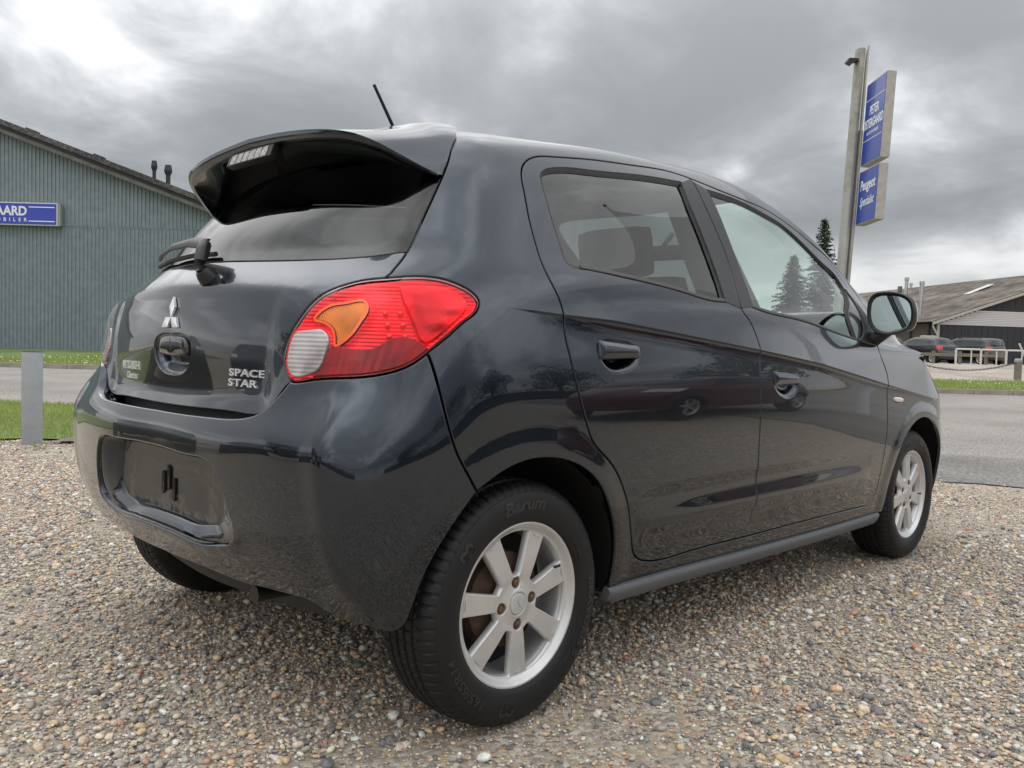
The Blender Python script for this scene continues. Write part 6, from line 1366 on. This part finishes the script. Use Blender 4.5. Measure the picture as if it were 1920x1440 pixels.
# ---------------------------------------------------------------- other cars
GLD = pbr('dark_car_glass', (.02, .028, .028), .03); M_TL = pbr('tail_lamp_red', (.55, .01, .015), .2, coat=1); M_HLm = pbr('head_lamp', (.55, .57, .6), .1, metal=.5, coat=1)
def simple_car(paintm, loc, rz, label, sx=1.06, sy=1.03, sz=.98, group=None, estate=False):
    r = empty('parked_car', loc, rz, label=label, cat='car', group=group); du = .17
    us = np.linspace(0, 34, 201); vs_ = np.concatenate([np.linspace(1.0, 9, 34)[:-1], np.linspace(9, 16, 29)]); U, V = np.meshgrid(us, vs_); P = S0(U, V); n = nrm(S0, U, V)
    P[..., 2] = P[..., 2]*sz; P[..., 1] *= sy; P[..., 0] = (P[..., 0]-1.3)*sx+1.3
    if estate: k = sstep(.9, -.2, P[..., 0])*sstep(.75, 1.2, P[..., 2]); P[..., 0] -= .45*k*(P[..., 2]-.75)/.7*(1); 
    c = len(us); reg = {k: [] for k in ('body', 'side_window', 'side_window_left', 'rear_window', 'windscreen', 'tail_lamp', 'tail_lamp_left', 'headlamp', 'headlamp_left', 'bumper')}
    for i in range(len(vs_)-1):
        for j in range(c-1):
            u = (us[j]+us[j+1])/2; v = (vs_[i]+vs_[i+1])/2; m = S0(u, v); um = min(u, 34-u); rt = u < 17
            if any(math.hypot(m[0]-cx, m[2]-cz) < q+.0 or (abs(m[0]-cx) < q-.02 and m[2] < cz) for cx, cz, q in ARCHES) and 3 < um < 13.4: continue
            k = 'body'
            if 8.85 < v < 12.0 and 5.3+.45*(v-8.85)*0 < um < 10.9 and abs(um-8.1) > .12 and um > 5.3-(v-9)*.15: k = 'side_window' if rt else 'side_window_left'
            elif 8.95 < v < 12.3 and 13.95 < um: k = 'rear_window'
            elif 9.3 < v < 13.0 and um < 2.6: k = 'windscreen'
            elif 6.0 < v < 8.1 and 12.7+.2*(7-v) < um < 14.5: k = 'tail_lamp' if rt else 'tail_lamp_left'
            elif 5.9 < v < 7.1 and 1.5 < um < 3.0: k = 'headlamp' if rt else 'headlamp_left'
            reg[k].append((i*c+j, (i+1)*c+j, (i+1)*c+j+1, i*c+j+1))
    PP = P.reshape(-1, 3); NN = n.reshape(-1, 3)
    mats = {'body': paintm, 'side_window': GLD, 'rear_window': GLD, 'windscreen': GLD, 'tail_lamp': M_TL, 'headlamp': M_HLm}
    for k, F in reg.items():
        if not F: continue
        kk = k.replace('_left', ''); ids = sorted({i for f in F for i in f}); mp = {a: b_ for b_, a in enumerate(ids)}; lift = .004 if kk != 'body' else 0
        mesh_np(kk, [PP[i]+NN[i]*lift for i in ids], [tuple(mp[i] for i in f) for f in F], mats[kk], r, [NN[i] for i in ids])
    for x in (0, 2.45):
        for sg in (-1, 1):
            xx = (x-1.3)*sx+1.3; wq = empty('wheel'); wq.parent = r; wq.location = (xx, sg*.80, .295)
            m = MB(); m.lathe([(.19, -.02), (.24, -.03), (.285, -.005), (.295, .05), (.295, .14), (.24, .19)], 32, axis='y'); t = m.build('tyre', M_TYRE, wq, smooth=True)
            m = MB(); m.lathe([(.001, .0), (.05, -.01), (.06, .01)], 24, axis='y'); m.lathe([(.195, -.025), (.18, -.01), (.17, .05)], 32, axis='y')
            for q in range(5):
                a = q*2*math.pi/5; m.box((.11*math.cos(a), .01, .11*math.sin(a)), (.15, .03, .05), Matrix.Rotation(-a, 3, 'Y'), .006)
            m.build('rim', M_RIM, wq); m = MB(); m.cyl((0, .06, 0), (0, .07, 0), .18, n=24); m.build('brake_disc', M_DARK, wq)
            if sg > 0: wq.rotation_euler = (0, 0, math.pi)
    m = MB(); m.box((1.3, 0, .30), (3.0, 1.25, .18)); m.build('underbody', M_DARK, r)
    m = MB(); m.box((1.25, 0, .62), (2.6, 1.35, .55)); m.build('cabin', M_INT, r)
    m = MB(); m.box(((-.56 if not estate else -.60), 0, .80*sz), (.012, .50, .11)); m.build('number_plate', pbr('plate_white', (.6, .6, .58), .5) if 'plate_white' not in bpy.data.materials else bpy.data.materials['plate_white'], r)
    if estate:
        for sg in (-1, 1):
            m = MB(); m.tube([(-.1, sg*.56, 1.42), (.1, sg*.55, 1.50), (1.1, sg*.56, 1.52), (1.4, sg*.56, 1.46)], .02, 6); m.build('roof_rail', M_BLACK, r)
    return r
def carpaint(n, c, mt=.3):
    m = paint(n, c, metal=mt, rough=.45); [setin(b_, Coat_IOR=1.45) for b_ in m.node_tree.nodes if b_.type == 'BSDF_PRINCIPLED']; return m
P_GREY = carpaint('graphite_paint', (.014, .016, .019)); P_BLK = carpaint('black_paint', (.004, .005, .006)); P_RED = carpaint('maroon_paint', (.10, .010, .014)); P_SIL = carpaint('silver_paint', (.30, .31, .32), .7)
G_YARD = 'cars parked in front of the barn'
simple_car(P_GREY, W(at(1763, 47.5), 47.5, .66), SROT+math.radians(113), 'dark grey hatchback parked in front of the barn, left of the estate car', group=G_YARD)
simple_car(P_BLK, W(at(1852, 47.5), 47.8, .66), SROT+math.radians(116), 'black estate car with roof rails parked behind the white barriers', sz=1.0, sx=1.15, group=G_YARD, estate=True)
simple_car(P_BLK, W(at(1676, 48), 48.5, .66), SROT+math.radians(108), 'dark car mostly hidden behind the bonnet, only its rear corner showing', group=G_YARD)
G_REF = 'parked cars around the yard that the bodywork mirrors'
simple_car(P_RED, (8.3, -5.1, 0), math.radians(177), 'maroon hatchback parked on the gravel, mirrored in the doors of the grey car', group=G_REF)
simple_car(P_BLK, (-5.1, 9.3, 0), math.radians(-60), 'black hatchback parked behind the grey car, mirrored beside the tailgate handle', group=G_REF)
simple_car(P_GREY, (-7.5, 7.2, 0), math.radians(-48), 'graphite hatchback parked behind the grey car, mirrored under the model badge', group=G_REF)
simple_car(P_SIL, (-9.3, 4.7, 0), math.radians(-38), 'silver hatchback parked behind the grey car, mirrored in the bumper', group=G_REF)
simple_car(P_BLK, (-10.6, 1.8, 0), math.radians(-26), 'black hatchback parked at the end of the row behind the camera', group=G_REF)

# ---------------------------------------------------------------- trees
M_BARK = pbr('bark', (.09, .07, .055), .95, bump=.6, bscale=14, var=.3)
def leaf_mat(name, c0, c1): return blade_mat(name, c0, tuple((a+b_)/2 for a, b_ in zip(c0, c1)), c1)
M_SPR = leaf_mat('spruce_needles', (.018, .040, .016), (.055, .085, .030)); M_LEAF = leaf_mat('leaves', (.025, .05, .016), (.075, .115, .035)); M_COPPER = leaf_mat('copper_leaves', (.035, .018, .018), (.075, .035, .03))
def tris_object(name, T, mat, parent):
    T = np.asarray(T, np.float32); n = len(T); me = bpy.data.meshes.new(name); me.vertices.add(3*n); me.vertices.foreach_set('co', T.ravel()); me.loops.add(3*n); me.loops.foreach_set('vertex_index', np.arange(3*n, dtype=np.int32)); me.polygons.add(n); me.polygons.foreach_set('loop_start', np.arange(0, 3*n, 3, dtype=np.int32)); me.update(calc_edges=True); me.materials.append(mat); return link(bpy.data.objects.new(name, me), parent)
def spruce(loc, H, R, seed, label, mat=None, dens=1.0):
    r = np.random.default_rng(seed); t = empty('spruce_tree', loc, 0, label=label, cat='tree'); T = []
    nb = int(150*dens)
    for k in range(nb):
        z = H*(.06+.93*(k/nb)**.85); L = R*(1-z/H)**.8*r.uniform(.65, 1.15)+.12; a = k*2.399+r.uniform(-.3, .3); droop = r.uniform(.05, .35); steps = max(4, int(L*9))
        for s in range(steps):
            f = (s+.5)/steps; c = np.array([math.cos(a)*L*f, math.sin(a)*L*f, z-L*droop*f*f+.12*L*f]); wd = .20*L*(1-f)+.10
            for q in range(7):
                side = r.choice([-1, 1]); d = np.array([math.cos(a+side*r.uniform(.3, 1.2)), math.sin(a+side*r.uniform(.3, 1.2)), r.uniform(-.45, .15)]); p = c+r.normal(0, .05, 3); e = p+d*wd*r.uniform(.6, 1.3); up = np.cross(d, r.normal(0, 1, 3)); up /= np.linalg.norm(up)+1e-6; T.append([p-up*.045, p+up*.045, e])
    for q in range(60): z = H*r.uniform(.94, 1.0); p = np.array([0, 0, z]); d = np.array([r.normal(0, .25), r.normal(0, .25), r.uniform(-.1, .3)]); T.append([p-[.03, 0, 0], p+[.03, 0, 0], p+d])
    tris_object('crown', T, mat or M_SPR, t); m = MB(); m.cyl((0, 0, -.2), (0, 0, H*.97), .018*H, .02, n=9); m.build('trunk', M_BARK, t, smooth=True); return t
def broad(loc, H, R, seed, label, mat=None, n=4200):
    r = np.random.default_rng(seed); t = empty('broadleaf_tree', loc, 0, label=label, cat='tree'); T = []; m = MB(); m.tube([(0, 0, -.2), (0.05, 0, H*.25), (0, .1, H*.5)], [.035*H, .028*H, .016*H], 9)
    cl = []
    for k in range(16):
        a = k*2.4; h = H*r.uniform(.34, .85); q = R*r.uniform(.25, .75)*math.sin(math.pi*min(.97, (h/H)))**.5; c = np.array([math.cos(a)*q, math.sin(a)*q, h]); cl.append((c, R*r.uniform(.28, .5))); m.tube([(0, 0, H*r.uniform(.2, .42)), tuple(c*[.5, .5, .9]), tuple(c)], [.014*H, .009*H, .003*H], 6)
    m.build('trunk', M_BARK, t, smooth=True)
    for k in range(n):
        c, q = cl[r.integers(len(cl))]; d = r.normal(0, 1, 3); d /= np.linalg.norm(d); p = c+d*q*r.uniform(.45, 1.05)**.6*np.array([1, 1, .8]); u = r.normal(0, 1, 3); u /= np.linalg.norm(u); v = np.cross(u, r.normal(0, 1, 3)); v /= np.linalg.norm(v); s = r.uniform(.07, .16)*(R/2.5)**.5; T.append([p, p+u*s*1.6, p+v*s])
    tris_object('crown', T, mat or M_LEAF, t); return t
spruce(W(at(1534, 62), 62, .5), zat(1531, 411, 62)-.5, 2.6, 3, 'spruce tree whose top shows above the windscreen pillar', dens=1.2)
spruce(W(at(1480, 66), 66, .5), zat(1480, 480, 66)-.5, 2.9, 6, 'wide spruce tree seen through the front door window', dens=1.2)
# trees the bodywork mirrors, behind and to the right of the viewer
broad((-26, 20, 0), 9, 3.2, 11, 'copper-leaved tree behind the yard, mirrored at the left of the tailgate', M_COPPER)
broad((-24, 15, 0), 8, 3.0, 12, 'green tree behind the yard, mirrored left of the tailgate handle')
broad((-28, 12, 0), 7.5, 3.4, 13, 'wide green tree in the hedge line behind the yard')
spruce((-25, 17.5, 0), 9.5, 2.0, 14, 'narrow spruce behind the yard, mirrored in the tailgate', dens=.7)
broad((14, -26, 0), 7, 4, 15, 'broad tree across the road to the right, mirrored in the doors'); broad((24, -24, 0), 8, 4, 16, 'tall tree across the road to the right, mirrored near the door handle'); broad((6, -30, 0), 6.5, 4, 17, 'low tree across the road, mirrored in the rear door')
broad((33, -18, 0), 7, 4, 18, 'rounded tree across the road, mirrored in the front wing')
def hedge(name, p0, p1, h, w, seed, label):
    r = np.random.default_rng(seed); p0 = np.array(p0, float); p1 = np.array(p1, float); L = np.linalg.norm(p1-p0); n = int(L*260); t = r.uniform(0, 1, n); o = r.normal(0, w/3, n); nrm_ = np.array([-(p1-p0)[1], (p1-p0)[0]])/L; T = []
    for a, b_ in zip(t, o):
        c = np.append(p0+(p1-p0)*a+nrm_*b_, h*(r.uniform(0, 1)**.6)*(1+.12*math.sin(a*40))); u = r.normal(0, 1, 3)*.09; v = r.normal(0, 1, 3)*.09; T.append([c, c+u, c+v])
    e = empty(name, (0, 0, 0), 0, label=label, cat='hedge'); tris_object('foliage', T, M_LEAF, e); m = MB(); m.box(tuple(np.append((p0+p1)/2, h*.35)), (L, w*.5, h*.7), Matrix.Rotation(math.atan2(*(p1-p0)[::-1]), 3, 'Z')); m.build('stems', M_BARK, e)
hedge('hedge', (-30, 26), (-26, -20), 2.4, 1.6, 1, 'long clipped hedge behind the yard, mirrored as a dark line in the bumper')
hedge('hedge', (-4, -31), (40, -27), 2.6, 1.8, 2, 'long hedge across the road to the right, mirrored as a dark line in the doors')
# low workshop behind the yard
wk = empty('workshop', (-30, 7, 0), math.radians(5), label='low pale workshop behind the hedge, mirrored above the model badge', cat='building')
m = MB(); m.box((-4, 0, 1.9), (8, 16, 3.8)); m.build('wall', pbr('workshop_render', (.28, .26, .22), .9, var=.1), wk); m = MB(); m.box((-4, 0, 3.95), (8.6, 16.6, .25)); m.build('roof', M_DARK, wk)
for y in (-3, 1, 3): m = MB(); m.cyl((-1.5, y, 4), (-1.5, y, 5.6), .25, n=12); m.build('roof_vent', M_GALV, wk)
for y in (-5, 0, 5): m = MB(); m.box((.02, y, 1.5), (.08, 3, 2.6)); m.build('door', M_DARK, wk)

# flagpole that the rear side window mirrors
fp = empty('flagpole', (9.6, -3.9, 0), math.radians(20), label='white flagpole with a hanging white and blue flag, mirrored in the rear side window', cat='flagpole')
m = MB(); m.cyl((0, 0, -.2), (.0, 0, 8.3), .10, .05, n=14); m.build('pole', M_LET, fp, smooth=True)
m = MB(); m.lathe([(.0001, 8.42), (.06, 8.40), (.07, 8.34), (.03, 8.28)], 16); m.build('finial', pbr('red_finial', (.45, .02, .02), .4), fp, smooth=True)
def flag(name, u0, u1, v0, v1, mat, dy):
    U, V = np.meshgrid(np.linspace(u0, u1, 18), np.linspace(v0, v1, 14)); x = .05+2.3*U; z = 8.1-1.6*V-1.2*U*U-.25*np.sin(U*3); y = .14*np.sin(U*7+V*2)*U+dy; P = np.stack([x, y, z], -1).reshape(-1, 3)
    return mesh_np(name, P, [(i*18+j, i*18+j+1, (i+1)*18+j+1, (i+1)*18+j) for i in range(13) for j in range(17)], mat, fp)
flag('flag_cloth', 0, 1, 0, 1, M_LET, 0); flag('flag_band', .2, .8, .35, .6, M_BLUE, -.012)
